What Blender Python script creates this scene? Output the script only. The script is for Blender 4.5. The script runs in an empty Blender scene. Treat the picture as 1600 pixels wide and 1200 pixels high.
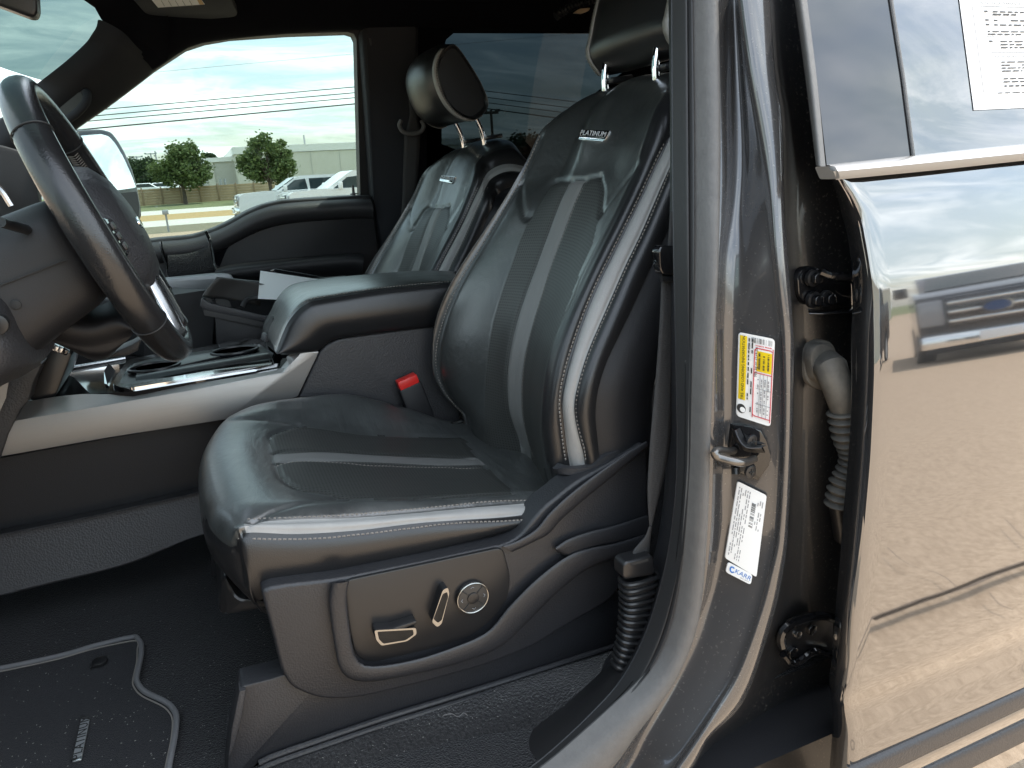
import bpy, bmesh, math, random
import numpy as np
from mathutils import Vector, Matrix
from mathutils.geometry import tessellate_polygon

random.seed(7); np.random.seed(7)
SC = bpy.context.scene
COL = SC.collection
R = math.radians

# ------------------------------------------------------------------ camera
CAM_H, FPX = 1.35, 1150.0
_psi, _phi, _rol = R(22), R(16.1), R(3.4)
_fw = np.array([math.sin(_psi)*math.cos(_phi), math.cos(_psi)*math.cos(_phi), -math.sin(_phi)])
_rt = np.array([math.cos(_psi), -math.sin(_psi), 0.0]); _up = np.cross(_rt, _fw)
_cr = math.cos(_rol)*_rt - math.sin(_rol)*_up
_cu = math.cos(_rol)*_up + math.sin(_rol)*_rt
_o = np.array([0.0, 0.0, CAM_H])
cam = bpy.data.cameras.new('camera'); camo = bpy.data.objects.new('camera', cam); COL.objects.link(camo)
camo.matrix_world = Matrix(((_cr[0], _cu[0], -_fw[0], 0), (_cr[1], _cu[1], -_fw[1], 0), (_cr[2], _cu[2], -_fw[2], CAM_H), (0, 0, 0, 1)))
cam.sensor_fit = 'HORIZONTAL'; cam.sensor_width = 36.0; cam.lens = FPX/1600*36
cam.clip_start = 0.02; cam.clip_end = 3000
SC.camera = camo

# ------------------------------------------------------------------ sky, sun, exposure
SUN_EL, SUN_AZ = 66.0, 86.0        # azimuth: degrees from +Y towards +X
w = bpy.data.worlds.new('World'); SC.world = w; w.use_nodes = True
nt = w.node_tree; nt.nodes.clear()
def wn(t, **k):
    n = nt.nodes.new(t)
    for a, b in k.items(): setattr(n, a, b)
    return n
sky = wn('ShaderNodeTexSky', sky_type='NISHITA', sun_disc=False, sun_elevation=R(SUN_EL), sun_rotation=R(SUN_AZ), air_density=1.2, dust_density=2.0)
tc = wn('ShaderNodeTexCoord'); sep = wn('ShaderNodeSeparateXYZ'); nt.links.new(tc.outputs['Generated'], sep.inputs[0])
mx = wn('ShaderNodeMath', operation='MAXIMUM'); mx.inputs[1].default_value = 0.0; nt.links.new(sep.outputs['Z'], mx.inputs[0])
ad = wn('ShaderNodeMath', operation='ADD'); ad.inputs[1].default_value = 0.22; nt.links.new(mx.outputs[0], ad.inputs[0])
cmb = wn('ShaderNodeCombineXYZ')
for i, s in enumerate('XY'):
    d = wn('ShaderNodeMath', operation='DIVIDE'); nt.links.new(sep.outputs[s], d.inputs[0]); nt.links.new(ad.outputs[0], d.inputs[1]); nt.links.new(d.outputs[0], cmb.inputs[i])
mp = wn('ShaderNodeMapping'); mp.inputs['Rotation'].default_value = (0, 0, R(28)); mp.inputs['Scale'].default_value = (0.75, 1.9, 1); nt.links.new(cmb.outputs[0], mp.inputs[0])
nz = wn('ShaderNodeTexNoise'); nz.inputs['Scale'].default_value = 1.6; nz.inputs['Detail'].default_value = 9; nz.inputs['Roughness'].default_value = 0.6; nz.inputs['Distortion'].default_value = 0.5; nt.links.new(mp.outputs[0], nz.inputs[0])
cr = wn('ShaderNodeValToRGB'); cr.color_ramp.elements[0].position = 0.40; cr.color_ramp.elements[1].position = 0.68; nt.links.new(nz.outputs['Fac'], cr.inputs[0])
cr.color_ramp.elements[0].color = (0.25, 0.25, 0.25, 1); cr.color_ramp.elements[1].color = (0.95, 0.95, 0.95, 1)
nz2 = wn('ShaderNodeTexNoise'); nz2.inputs['Scale'].default_value = 3.1; nz2.inputs['Detail'].default_value = 10; nz2.inputs['Roughness'].default_value = 0.62; nz2.inputs['Distortion'].default_value = 0.9; nt.links.new(mp.outputs[0], nz2.inputs[0])
cc = wn('ShaderNodeValToRGB'); cc.color_ramp.elements[0].position = 0.40; cc.color_ramp.elements[1].position = 0.62; nt.links.new(nz2.outputs['Fac'], cc.inputs[0])
cc.color_ramp.elements[0].color = (5.0, 5.8, 6.1, 1); cc.color_ramp.elements[1].color = (9.6, 9.9, 9.8, 1)
mix = wn('ShaderNodeMixRGB'); nt.links.new(cr.outputs[0], mix.inputs[0]); nt.links.new(sky.outputs[0], mix.inputs[1]); nt.links.new(cc.outputs[0], mix.inputs[2])
bg = wn('ShaderNodeBackground'); bg.inputs[1].default_value = 0.14; nt.links.new(mix.outputs[0], bg.inputs[0])
wo = wn('ShaderNodeOutputWorld'); nt.links.new(bg.outputs[0], wo.inputs[0])
sun = bpy.data.lights.new('sun', 'SUN'); sun.energy = 2.0; sun.angle = R(0.5); sun.color = (1.0, 0.95, 0.87)
suno = bpy.data.objects.new('sun', sun); COL.objects.link(suno)
_sd = Vector((math.sin(R(SUN_AZ))*math.cos(R(SUN_EL)), math.cos(R(SUN_AZ))*math.cos(R(SUN_EL)), math.sin(R(SUN_EL))))
suno.rotation_euler = _sd.to_track_quat('Z', 'Y').to_euler()
vs = SC.view_settings; vs.view_transform = 'Standard'; vs.look = 'None'; vs.exposure = 1.85; vs.gamma = 1.0; vs.use_curve_mapping = False
SC.render.engine = 'CYCLES'
SC.cycles.use_denoising = True
SC.cycles.max_bounces = 10; SC.cycles.diffuse_bounces = 4; SC.cycles.glossy_bounces = 5; SC.cycles.transparent_max_bounces = 16
SC.cycles.caustics_reflective = False; SC.cycles.caustics_refractive = False

# ------------------------------------------------------------------ measuring helpers
def ray(x, y): return _fw + _cr*((x-800)/FPX) + _cu*((600-y)/FPX)
def P(x, y, Y):
    d = ray(x, y); return _o + d*(Y/d[1])
def PX(x, y, X):
    d = ray(x, y); return _o + d*(X/d[0])
def PZ(x, y, Z):
    d = ray(x, y); return _o + d*((Z-CAM_H)/d[2])
def PF(x, y, fn):
    Z = 1.0
    for _ in range(14):
        p = P(x, y, fn(Z)); Z = p[2]
    return p
def proj(p):
    d = np.asarray(p, float) - _o; z = d @ _fw
    return np.stack([800+FPX*(d @ _cr)/z, 600-FPX*(d @ _cu)/z], -1)

# ------------------------------------------------------------------ objects and tags
def T0(v): return Matrix.Translation(Vector([float(c) for c in v]))
def tag(o, label=None, cat=None, group=None, kind=None):
    if label: o['label'] = label
    if cat: o['category'] = cat
    if group: o['group'] = group
    if kind: o['kind'] = kind
    return o
def thing(name, label, cat, loc, group=None):
    o = bpy.data.objects.new(name, None); COL.objects.link(o); o.location = [float(c) for c in loc]; o.empty_display_size = 0.1
    return tag(o, label, cat, group)
ROOTLOC = {}
def attach(o, parent):
    if parent is None: return o
    o.parent = parent
    if parent.type == 'EMPTY': o.matrix_parent_inverse = T0([-c for c in parent.location])
    return o
def mesh(name, verts, faces, mat, parent=None, smooth=True, label=None, auto=None):
    me = bpy.data.meshes.new(name)
    me.from_pydata([tuple(float(c) for c in v) for v in verts], [], [tuple(int(i) for i in f) for f in faces]); me.validate()
    if smooth:
        me.polygons.foreach_set('use_smooth', [True]*len(me.polygons))
        if auto: me.set_sharp_from_angle(angle=R(auto))
    if mat is not None: me.materials.append(mat)
    me.update()
    o = bpy.data.objects.new(name, me); COL.objects.link(o)
    if label: o['label'] = label
    return attach(o, parent)
def bmobj(name, bm, mat, parent=None, smooth=True, auto=35, label=None):
    bmesh.ops.recalc_face_normals(bm, faces=bm.faces[:])
    me = bpy.data.meshes.new(name); bm.to_mesh(me); bm.free()
    if smooth:
        me.polygons.foreach_set('use_smooth', [True]*len(me.polygons))
        me.set_sharp_from_angle(angle=R(auto))
    if mat is not None: me.materials.append(mat)
    o = bpy.data.objects.new(name, me); COL.objects.link(o)
    if label: o['label'] = label
    return attach(o, parent)
def copy_tree(o, parent=None, lab=None):
    c = o.copy(); COL.objects.link(c)
    if parent is not None: c.parent = parent
    for ch in list(o.children): copy_tree(ch, c)
    return c

# ------------------------------------------------------------------ geometry helpers
def resample(pts, n):
    pts = np.asarray(pts, float)
    if len(pts) == 2:
        t = np.linspace(0, 1, n)[:, None]; return pts[0]*(1-t)+pts[1]*t
    # Catmull-Rom through points then arc-length resample
    q = np.vstack([2*pts[0]-pts[1], pts, 2*pts[-1]-pts[-2]])
    out = []
    for i in range(1, len(q)-2):
        p0, p1, p2, p3 = q[i-1], q[i], q[i+1], q[i+2]
        for t in np.linspace(0, 1, 12, endpoint=False):
            out.append(0.5*((2*p1)+(-p0+p2)*t+(2*p0-5*p1+4*p2-p3)*t*t+(-p0+3*p1-3*p2+p3)*t**3))
    out.append(pts[-1]); out = np.array(out)
    s = np.concatenate([[0], np.cumsum(np.linalg.norm(np.diff(out, axis=0), axis=1))])
    u = np.linspace(0, s[-1], n)
    return np.stack([np.interp(u, s, out[:, k]) for k in range(out.shape[1])], -1)
def cr_axis(A, sub, axis=0):
    """Catmull-Rom refine array A along axis with sub steps per interval."""
    A = np.moveaxis(np.asarray(A, float), axis, 0)
    q = np.concatenate([2*A[:1]-A[1:2], A, 2*A[-1:]-A[-2:-1]])
    out = []
    for i in range(1, len(q)-2):
        n = sub if np.isscalar(sub) else sub[i-1]
        for t in np.linspace(0, 1, n, endpoint=False):
            p0, p1, p2, p3 = q[i-1], q[i], q[i+1], q[i+2]
            out.append(0.5*((2*p1)+(-p0+p2)*t+(2*p0-5*p1+4*p2-p3)*t*t+(-p0+3*p1-3*p2+p3)*t**3))
    out.append(A[-1])
    return np.moveaxis(np.array(out), 0, axis)
def grid_faces(nu, nv, closed_v=False):
    f = []
    for i in range(nu-1):
        for j in range(nv-1 if not closed_v else nv):
            k = (j+1) % nv
            f.append((i*nv+j, (i+1)*nv+j, (i+1)*nv+k, i*nv+k))
    return f
def loft(name, curves, mat, parent=None, n=24, sub=4, smooth=True, linear=False, label=None, thick=0, auto=None):
    C = np.array([resample(c, n) for c in curves])
    G = C if linear else cr_axis(C, sub, 0)
    nu, nv = G.shape[:2]
    V = G.reshape(-1, 3); F = grid_faces(nu, nv)
    o = mesh(name, V, F, mat, parent, smooth, label, auto)
    if thick:
        m = o.modifiers.new('solid', 'SOLIDIFY'); m.thickness = thick; m.offset = 0
    return o
def tubemesh(path, rad, seg=10, closed=False):
    path = np.asarray(path, float); n = len(path)
    rad = np.broadcast_to(np.asarray(rad, float), (n,))
    if closed: tan = np.roll(path, -1, 0)-np.roll(path, 1, 0)
    else: tan = np.gradient(path, axis=0)
    tan /= np.linalg.norm(tan, axis=1)[:, None]+1e-12
    up = np.array([0.0, 0, 1]) if abs(tan[0][2]) < 0.9 else np.array([1.0, 0, 0])
    V = []; nrm = up - tan[0]*(up @ tan[0]); nrm /= np.linalg.norm(nrm)
    for i in range(n):
        nrm = nrm - tan[i]*(nrm @ tan[i]); nrm /= np.linalg.norm(nrm)+1e-12
        b = np.cross(tan[i], nrm)
        for k in range(seg):
            a = 2*math.pi*k/seg
            V.append(path[i]+rad[i]*(math.cos(a)*nrm+math.sin(a)*b))
    F = grid_faces(n, seg, True)
    if closed:
        for k in range(seg): F.append(((n-1)*seg+k, k, (k+1) % seg, (n-1)*seg+(k+1) % seg))
    else:
        F.append(tuple(range(seg-1, -1, -1))); F.append(tuple((n-1)*seg+k for k in range(seg)))
    return V, F
def tube(name, path, rad, mat, parent=None, seg=10, n=None, closed=False, label=None):
    p = resample(path, n) if n else np.asarray(path, float)
    V, F = tubemesh(p, rad, seg, closed)
    return mesh(name, V, F, mat, parent, True, label, 40)
def sweep(name, path, prof, mat, parent=None, n=40, up=(0, -1, 0), label=None, closedprof=True):
    """prof: list of (a, b) offsets; a along side = tangent x up, b along up."""
    p = resample(path, n); tan = np.gradient(p, axis=0); tan /= np.linalg.norm(tan, axis=1)[:, None]
    V = []
    for i in range(n):
        u = np.array(up, float); u = u-tan[i]*(u @ tan[i]); u /= np.linalg.norm(u); s = np.cross(tan[i], u)
        for a, b in prof: V.append(p[i]+a*s+b*u)
    return mesh(name, V, grid_faces(n, len(prof), closedprof), mat, parent, True, label, 50)
def poly(name, pts, off, mat, parent=None, holes=(), bevel=0.0, label=None, smooth=True, seg=2):
    """Extruded planar-ish outline: pts 3D loop, extruded by vector off (thickness away from the viewer)."""
    loops = [[Vector([float(c) for c in p]) for p in pts]]+[[Vector([float(c) for c in p]) for p in h] for h in holes]
    flat = [v for l in loops for v in l]; n = len(flat); off = Vector(off)
    tris = tessellate_polygon([[tuple(v) for v in l] for l in loops]) if holes or True else None
    bm = bmesh.new()
    A = [bm.verts.new(v) for v in flat]; B = [bm.verts.new(v+off) for v in flat]
    if not holes:
        bm.faces.new(A); bm.faces.new(B[::-1])
    else:
        for t in tris:
            try: bm.faces.new([A[i] for i in t])
            except ValueError: pass
            try: bm.faces.new([B[i] for i in reversed(t)])
            except ValueError: pass
    k = 0
    for l in loops:
        m = len(l)
        for i in range(m):
            a, b = k+i, k+(i+1) % m
            bm.faces.new((A[a], B[a], B[b], A[b]))
        k += m
    bmesh.ops.recalc_face_normals(bm, faces=bm.faces[:])
    if bevel:
        setA = set(A)
        es = [e for e in bm.edges if e.verts[0] in setA and e.verts[1] in setA and len(e.link_faces) == 2 and abs(e.calc_face_angle(0)) > 0.6]
        bmesh.ops.bevel(bm, geom=es, offset=bevel, segments=seg, affect='EDGES', profile=0.5, clamp_overlap=True)
    return bmobj(name, bm, mat, parent, smooth, 40, label)
def box(name, c, s, mat, parent=None, rot=None, bevel=0.0, label=None, seg=2, taper=None):
    bm = bmesh.new(); bmesh.ops.create_cube(bm, size=1.0)
    for v in bm.verts:
        if taper and v.co.z > 0: v.co.x *= taper; v.co.y *= taper
        v.co = Vector((v.co.x*s[0], v.co.y*s[1], v.co.z*s[2]))
    if bevel: bmesh.ops.bevel(bm, geom=bm.edges[:], offset=bevel, segments=seg, affect='EDGES', profile=0.5, clamp_overlap=True)
    M = T0(c) @ (rot if rot is not None else Matrix())
    bm.transform(M)
    return bmobj(name, bm, mat, parent, True, 40, label)
def cyl(name, a, b, r, mat, parent=None, seg=16, r2=None, label=None, bevel=0):
    a = np.asarray(a, float); b = np.asarray(b, float)
    V, F = tubemesh(np.array([a, b]), np.array([r, r if r2 is None else r2]), seg)
    return mesh(name, V, F, mat, parent, True, label, 40)
def smoothpoly(pts, n=64, closed=True):
    pts = np.asarray(pts, float)
    if closed: pts = np.vstack([pts, pts[:1]])
    s = resample(pts, n+1)
    return s[:-1] if closed else s
def roundpoly(pts, r, k=4):
    """Round the corners of a closed loop with radius r."""
    pts = [np.asarray(p, float) for p in pts]; out = []; n = len(pts)
    for i in range(n):
        p, a, b = pts[i], pts[i-1], pts[(i+1) % n]
        da, db = a-p, b-p; la, lb = np.linalg.norm(da), np.linalg.norm(db)
        rr = min(r, la*0.45, lb*0.45); s, e = p+da/la*rr, p+db/lb*rr
        for t in np.linspace(0, 1, k+1): out.append((1-t)**2*s+2*t*(1-t)*p+t*t*e)
    return out
def pip(pts, polyg):
    x, y = pts[:, 0], pts[:, 1]; inside = np.zeros(len(pts), bool); n = len(polyg)
    j = n-1
    for i in range(n):
        xi, yi = polyg[i]; xj, yj = polyg[j]
        c = ((yi > y) != (yj > y)) & (x < (xj-xi)*(y-yi)/(yj-yi+1e-12)+xi)
        inside ^= c; j = i
    return inside
def dist_poly(pts, line):
    line = np.asarray(line, float); best = np.full(len(pts), 1e9)
    for a, b in zip(line[:-1], line[1:]):
        d = b-a; t = np.clip(((pts-a) @ d)/(d @ d+1e-12), 0, 1)
        best = np.minimum(best, np.linalg.norm(pts-(a+t[:, None]*d), axis=1))
    return best

def text(name, body, origin, xdir, ydir, size, mat, parent=None, depth=0.0, align='CENTER', label=None, spacing=1.0):
    cu = bpy.data.curves.new(name, 'FONT'); cu.body = body; cu.size = size; cu.align_x = align; cu.align_y = 'CENTER'; cu.extrude = depth; cu.resolution_u = 2; cu.space_character = spacing
    tmp = bpy.data.objects.new('tmp', cu); COL.objects.link(tmp)
    dg = bpy.context.evaluated_depsgraph_get(); dg.update()
    me = bpy.data.meshes.new_from_object(tmp.evaluated_get(dg)); COL.objects.unlink(tmp); bpy.data.objects.remove(tmp)
    x = Vector([float(c) for c in xdir]).normalized(); y = Vector([float(c) for c in ydir]); y = (y-x*y.dot(x)).normalized(); z = x.cross(y)
    M = Matrix(((x[0], y[0], z[0], origin[0]), (x[1], y[1], z[1], origin[1]), (x[2], y[2], z[2], origin[2]), (0, 0, 0, 1)))
    me.transform(M); me.materials.clear(); me.materials.append(mat)
    o = bpy.data.objects.new(name, me); COL.objects.link(o)
    return attach(o, parent)

# ------------------------------------------------------------------ materials
def mat(name, col, rough=0.5, metal=0.0, coat=0.0, spec=0.5, bump=None, var=None, emit=None, sheen=0, coat_rough=0.03, aniso=None):
    """bump: (kind, scale, strength, distance)  var: (scale, amount, colour2)"""
    m = bpy.data.materials.new(name); m.use_nodes = True; t = m.node_tree; b = t.nodes['Principled BSDF']
    b.inputs['Base Color'].default_value = (*col, 1); b.inputs['Roughness'].default_value = rough; b.inputs['Metallic'].default_value = metal
    b.inputs['Coat Weight'].default_value = coat; b.inputs['Coat Roughness'].default_value = coat_rough; b.inputs['Specular IOR Level'].default_value = spec
    if sheen: b.inputs['Sheen Weight'].default_value = sheen; b.inputs['Sheen Roughness'].default_value = 0.5
    tcn = t.nodes.new('ShaderNodeTexCoord')
    src = tcn.outputs['Object']
    if var:
        n = t.nodes.new('ShaderNodeTexNoise'); n.inputs['Scale'].default_value = var[0]; n.inputs['Detail'].default_value = 6; n.inputs['Roughness'].default_value = 0.65
        t.links.new(src, n.inputs['Vector'])
        r = t.nodes.new('ShaderNodeValToRGB'); r.color_ramp.elements[0].position = 0.5-var[1]/2; r.color_ramp.elements[1].position = 0.5+var[1]/2
        r.color_ramp.elements[0].color = (*col, 1); r.color_ramp.elements[1].color = (*var[2], 1)
        t.links.new(n.outputs['Fac'], r.inputs[0]); t.links.new(r.outputs[0], b.inputs['Base Color'])
        if len(var) > 3:
            rr = t.nodes.new('ShaderNodeMapRange'); rr.inputs['To Min'].default_value = rough-var[3]; rr.inputs['To Max'].default_value = rough+var[3]
            t.links.new(n.outputs['Fac'], rr.inputs[0]); t.links.new(rr.outputs[0], b.inputs['Roughness'])
    prev = None
    for bp in ([] if not bump else (bump if isinstance(bump, list) else [bump])):
        kind, scale, strength, dist = bp[:4]
        if kind == 'noise':
            n = t.nodes.new('ShaderNodeTexNoise'); n.inputs['Scale'].default_value = scale; n.inputs['Detail'].default_value = 4; out = n.outputs['Fac']
        elif kind == 'wrinkle':
            n = t.nodes.new('ShaderNodeTexNoise'); n.inputs['Scale'].default_value = scale; n.inputs['Detail'].default_value = 5; n.inputs['Distortion'].default_value = 1.2; out = n.outputs['Fac']
        else:
            n = t.nodes.new('ShaderNodeTexVoronoi'); n.inputs['Scale'].default_value = scale; out = n.outputs['Distance']
        if len(bp) > 4:
            mpn = t.nodes.new('ShaderNodeMapping'); mpn.inputs['Scale'].default_value = bp[4]; t.links.new(src, mpn.inputs[0]); t.links.new(mpn.outputs[0], n.inputs['Vector'])
        else: t.links.new(src, n.inputs['Vector'])
        bn = t.nodes.new('ShaderNodeBump'); bn.inputs['Strength'].default_value = strength; bn.inputs['Distance'].default_value = dist
        t.links.new(out, bn.inputs['Height'])
        if prev: t.links.new(prev, bn.inputs['Normal'])
        prev = bn.outputs[0]
    if prev: t.links.new(prev, b.inputs['Normal'])
    return m
def glass(name, tint, rough=0.0, ior=1.5, refl=(1, 1, 1)):
    m = bpy.data.materials.new(name); m.use_nodes = True; t = m.node_tree; t.nodes.clear()
    a = t.nodes.new('ShaderNodeBsdfTransparent'); a.inputs[0].default_value = (*tint, 1)
    g = t.nodes.new('ShaderNodeBsdfGlossy'); g.inputs['Roughness'].default_value = rough; g.inputs[0].default_value = (*refl, 1)
    # Schlick reflectance from the true angle of incidence, the same for both faces of the pane
    ge = t.nodes.new('ShaderNodeNewGeometry'); dt = t.nodes.new('ShaderNodeVectorMath'); dt.operation = 'DOT_PRODUCT'
    t.links.new(ge.outputs['Normal'], dt.inputs[0]); t.links.new(ge.outputs['Incoming'], dt.inputs[1])
    ab = t.nodes.new('ShaderNodeMath'); ab.operation = 'ABSOLUTE'; t.links.new(dt.outputs['Value'], ab.inputs[0])
    om = t.nodes.new('ShaderNodeMath'); om.operation = 'SUBTRACT'; om.inputs[0].default_value = 1.0; t.links.new(ab.outputs[0], om.inputs[1])
    pw = t.nodes.new('ShaderNodeMath'); pw.operation = 'POWER'; pw.inputs[1].default_value = 5.0; t.links.new(om.outputs[0], pw.inputs[0])
    r0 = ((ior-1)/(ior+1))**2
    f = t.nodes.new('ShaderNodeMath'); f.operation = 'MULTIPLY_ADD'; f.inputs[1].default_value = (1-r0)*min(1.0, r0/.04); f.inputs[2].default_value = r0; t.links.new(pw.outputs[0], f.inputs[0])
    x = t.nodes.new('ShaderNodeMixShader'); o = t.nodes.new('ShaderNodeOutputMaterial')
    t.links.new(f.outputs[0], x.inputs[0]); t.links.new(a.outputs[0], x.inputs[1]); t.links.new(g.outputs[0], x.inputs[2]); t.links.new(x.outputs[0], o.inputs[0])
    return m
M = {}
LG = ('voronoi', 520, 0.16, 0.0009)
M['leather'] = mat('black_leather', (0.021, 0.0228, 0.0225), 0.38, spec=0.95, coat=0.75, coat_rough=0.27, bump=[LG, ('wrinkle', 12, 0.30, 0.008), ('wrinkle', 40, 0.25, 0.002)], var=(9, 0.5, (0.030, 0.033, 0.032), 0.09))
M['leather_worn'] = mat('worn_black_leather', (0.023, 0.0248, 0.0248), 0.38, spec=1.0, coat=0.75, coat_rough=0.28, bump=[LG, ('wrinkle', 6, 0.40, 0.008, (4, 1.2, 1.5)), ('wrinkle', 30, 0.30, 0.003)], var=(14, 0.5, (0.070, 0.076, 0.075), 0.12))
M['leather_smooth'] = mat('smooth_black_leather', (0.014, 0.014, 0.015), 0.33, spec=0.6, bump=[LG])
def perforated():
    m = mat('perforated_leather', (0.036, 0.037, 0.036), 0.46, spec=0.5)
    t = m.node_tree; b = t.nodes['Principled BSDF']; tcn = [n for n in t.nodes if n.type == 'TEX_COORD'][0]
    uv = t.nodes.new('ShaderNodeUVMap'); uv.uv_map = 'UVMap'
    v = t.nodes.new('ShaderNodeTexVoronoi'); v.inputs['Scale'].default_value = 190; v.inputs['Randomness'].default_value = 0.0; v.voronoi_dimensions = '2D'
    t.links.new(uv.outputs[0], v.inputs['Vector'])
    r = t.nodes.new('ShaderNodeValToRGB'); r.color_ramp.elements[0].position = 0.20; r.color_ramp.elements[1].position = 0.32
    r.color_ramp.elements[0].color = (0.006, 0.006, 0.006, 1); r.color_ramp.elements[1].color = (0.050, 0.052, 0.049, 1)
    t.links.new(v.outputs['Distance'], r.inputs[0]); t.links.new(r.outputs[0], b.inputs['Base Color'])
    bn = t.nodes.new('ShaderNodeBump'); bn.inputs['Strength'].default_value = 0.6; bn.inputs['Distance'].default_value = 0.0015
    t.links.new(r.outputs[0], bn.inputs['Height']); t.links.new(bn.outputs[0], b.inputs['Normal'])
    return m
M['perf'] = perforated()
M['stripe'] = mat('grey_leather', (0.27, 0.265, 0.255), 0.5, bump=[LG, ('wrinkle', 30, 0.1, 0.002)], var=(25, 0.6, (0.33, 0.325, 0.315)))
M['stripe_dark'] = mat('grey_leather_insert', (0.16, 0.16, 0.155), 0.42, bump=[LG])
M['thread'] = mat('grey_thread', (0.22, 0.20, 0.18), 0.8)
M['plastic'] = mat('black_plastic', (0.019, 0.0195, 0.022), 0.42, bump=[('voronoi', 380, 0.4, 0.0007)], var=(7, 0.6, (0.024, 0.0245, 0.028), 0.05))
M['plastic_grey'] = mat('charcoal_plastic', (0.032, 0.032, 0.035), 0.5, bump=[('voronoi', 300, 0.5, 0.0009)])
M['plastic_soft'] = mat('soft_black_plastic', (0.011, 0.011, 0.013), 0.55, bump=[('voronoi', 600, 0.2, 0.0006)])
M['plastic_smooth'] = mat('smooth_black_plastic', (0.014, 0.014, 0.015), 0.32)
M['gloss_black'] = mat('gloss_black', (0.008, 0.008, 0.009), 0.06, coat=0.6)
M['switch'] = mat('switch_plastic', (0.03, 0.029, 0.028), 0.4)
M['carpet'] = mat('black_carpet', (0.005, 0.0052, 0.007), 1.0, spec=0.05, sheen=0.15, bump=[('noise', 380, 1.0, 0.006)], var=(260, 0.5, (0.016, 0.016, 0.018)))
M['carpet_light'] = mat('sill_carpet', (0.007, 0.007, 0.008), 1.0, spec=0.05, sheen=0.2, bump=[('noise', 260, 1.0, 0.008)], var=(220, 0.5, (0.040, 0.039, 0.040)))
M['mat_rug'] = mat('floor_mat_pile', (0.009, 0.0095, 0.012), 1.0, spec=0.05, sheen=0.12, bump=[('noise', 800, 1.0, 0.003)], var=(6, 0.7, (0.017, 0.017, 0.020)))
M['mat_edge'] = mat('mat_binding', (0.15, 0.15, 0.155), 0.8, bump=[('noise', 500, 0.6, 0.002)])
M['rubber'] = mat('black_rubber', (0.020, 0.020, 0.021), 0.55)
M['rubber_grey'] = mat('grey_rubber', (0.085, 0.083, 0.082), 0.6, bump=[('noise', 260, 0.25, 0.002)], var=(60, 0.5, (0.11, 0.108, 0.105)))
M['boot'] = mat('dusty_rubber', (0.065, 0.063, 0.060), 0.6, var=(24, 0.5, (0.19, 0.175, 0.15)))
M['chrome'] = mat('chrome', (0.85, 0.86, 0.87), 0.08, 1.0)
M['rim_chrome'] = mat('switch_chrome', (0.34, 0.34, 0.335), 0.22, 1.0)
M['silver_print'] = mat('silver_letters', (0.62, 0.63, 0.64), 0.4)
M['satin'] = mat('satin_metal', (0.62, 0.62, 0.62), 0.25, 1.0)
def brushed():
    m = mat('brushed_aluminium', (0.40, 0.392, 0.38), 0.45, 0.85)
    t = m.node_tree; b = t.nodes['Principled BSDF']; tcn = [n for n in t.nodes if n.type == 'TEX_COORD'][0]
    mpn = t.nodes.new('ShaderNodeMapping'); mpn.inputs['Scale'].default_value = (3, 400, 400); t.links.new(tcn.outputs['Object'], mpn.inputs[0])
    n = t.nodes.new('ShaderNodeTexNoise'); n.inputs['Scale'].default_value = 2.0; n.inputs['Detail'].default_value = 3; t.links.new(mpn.outputs[0], n.inputs['Vector'])
    r = t.nodes.new('ShaderNodeMapRange'); r.inputs['To Min'].default_value = 0.38; r.inputs['To Max'].default_value = 0.60; t.links.new(n.outputs['Fac'], r.inputs[0]); t.links.new(r.outputs[0], b.inputs['Roughness'])
    bn = t.nodes.new('ShaderNodeBump'); bn.inputs['Strength'].default_value = 0.12; bn.inputs['Distance'].default_value = 0.0006; t.links.new(n.outputs['Fac'], bn.inputs['Height']); t.links.new(bn.outputs[0], b.inputs['Normal'])
    return m
M['brushed'] = brushed()
M['headliner'] = mat('black_headliner', (0.005, 0.0055, 0.008), 0.95, spec=0.1, bump=[('noise', 600, 0.4, 0.001)])
M['pillar_cloth'] = mat('pillar_trim', (0.020, 0.0215, 0.026), 0.8, spec=0.3, bump=[('noise', 500, 0.3, 0.001)])
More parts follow.
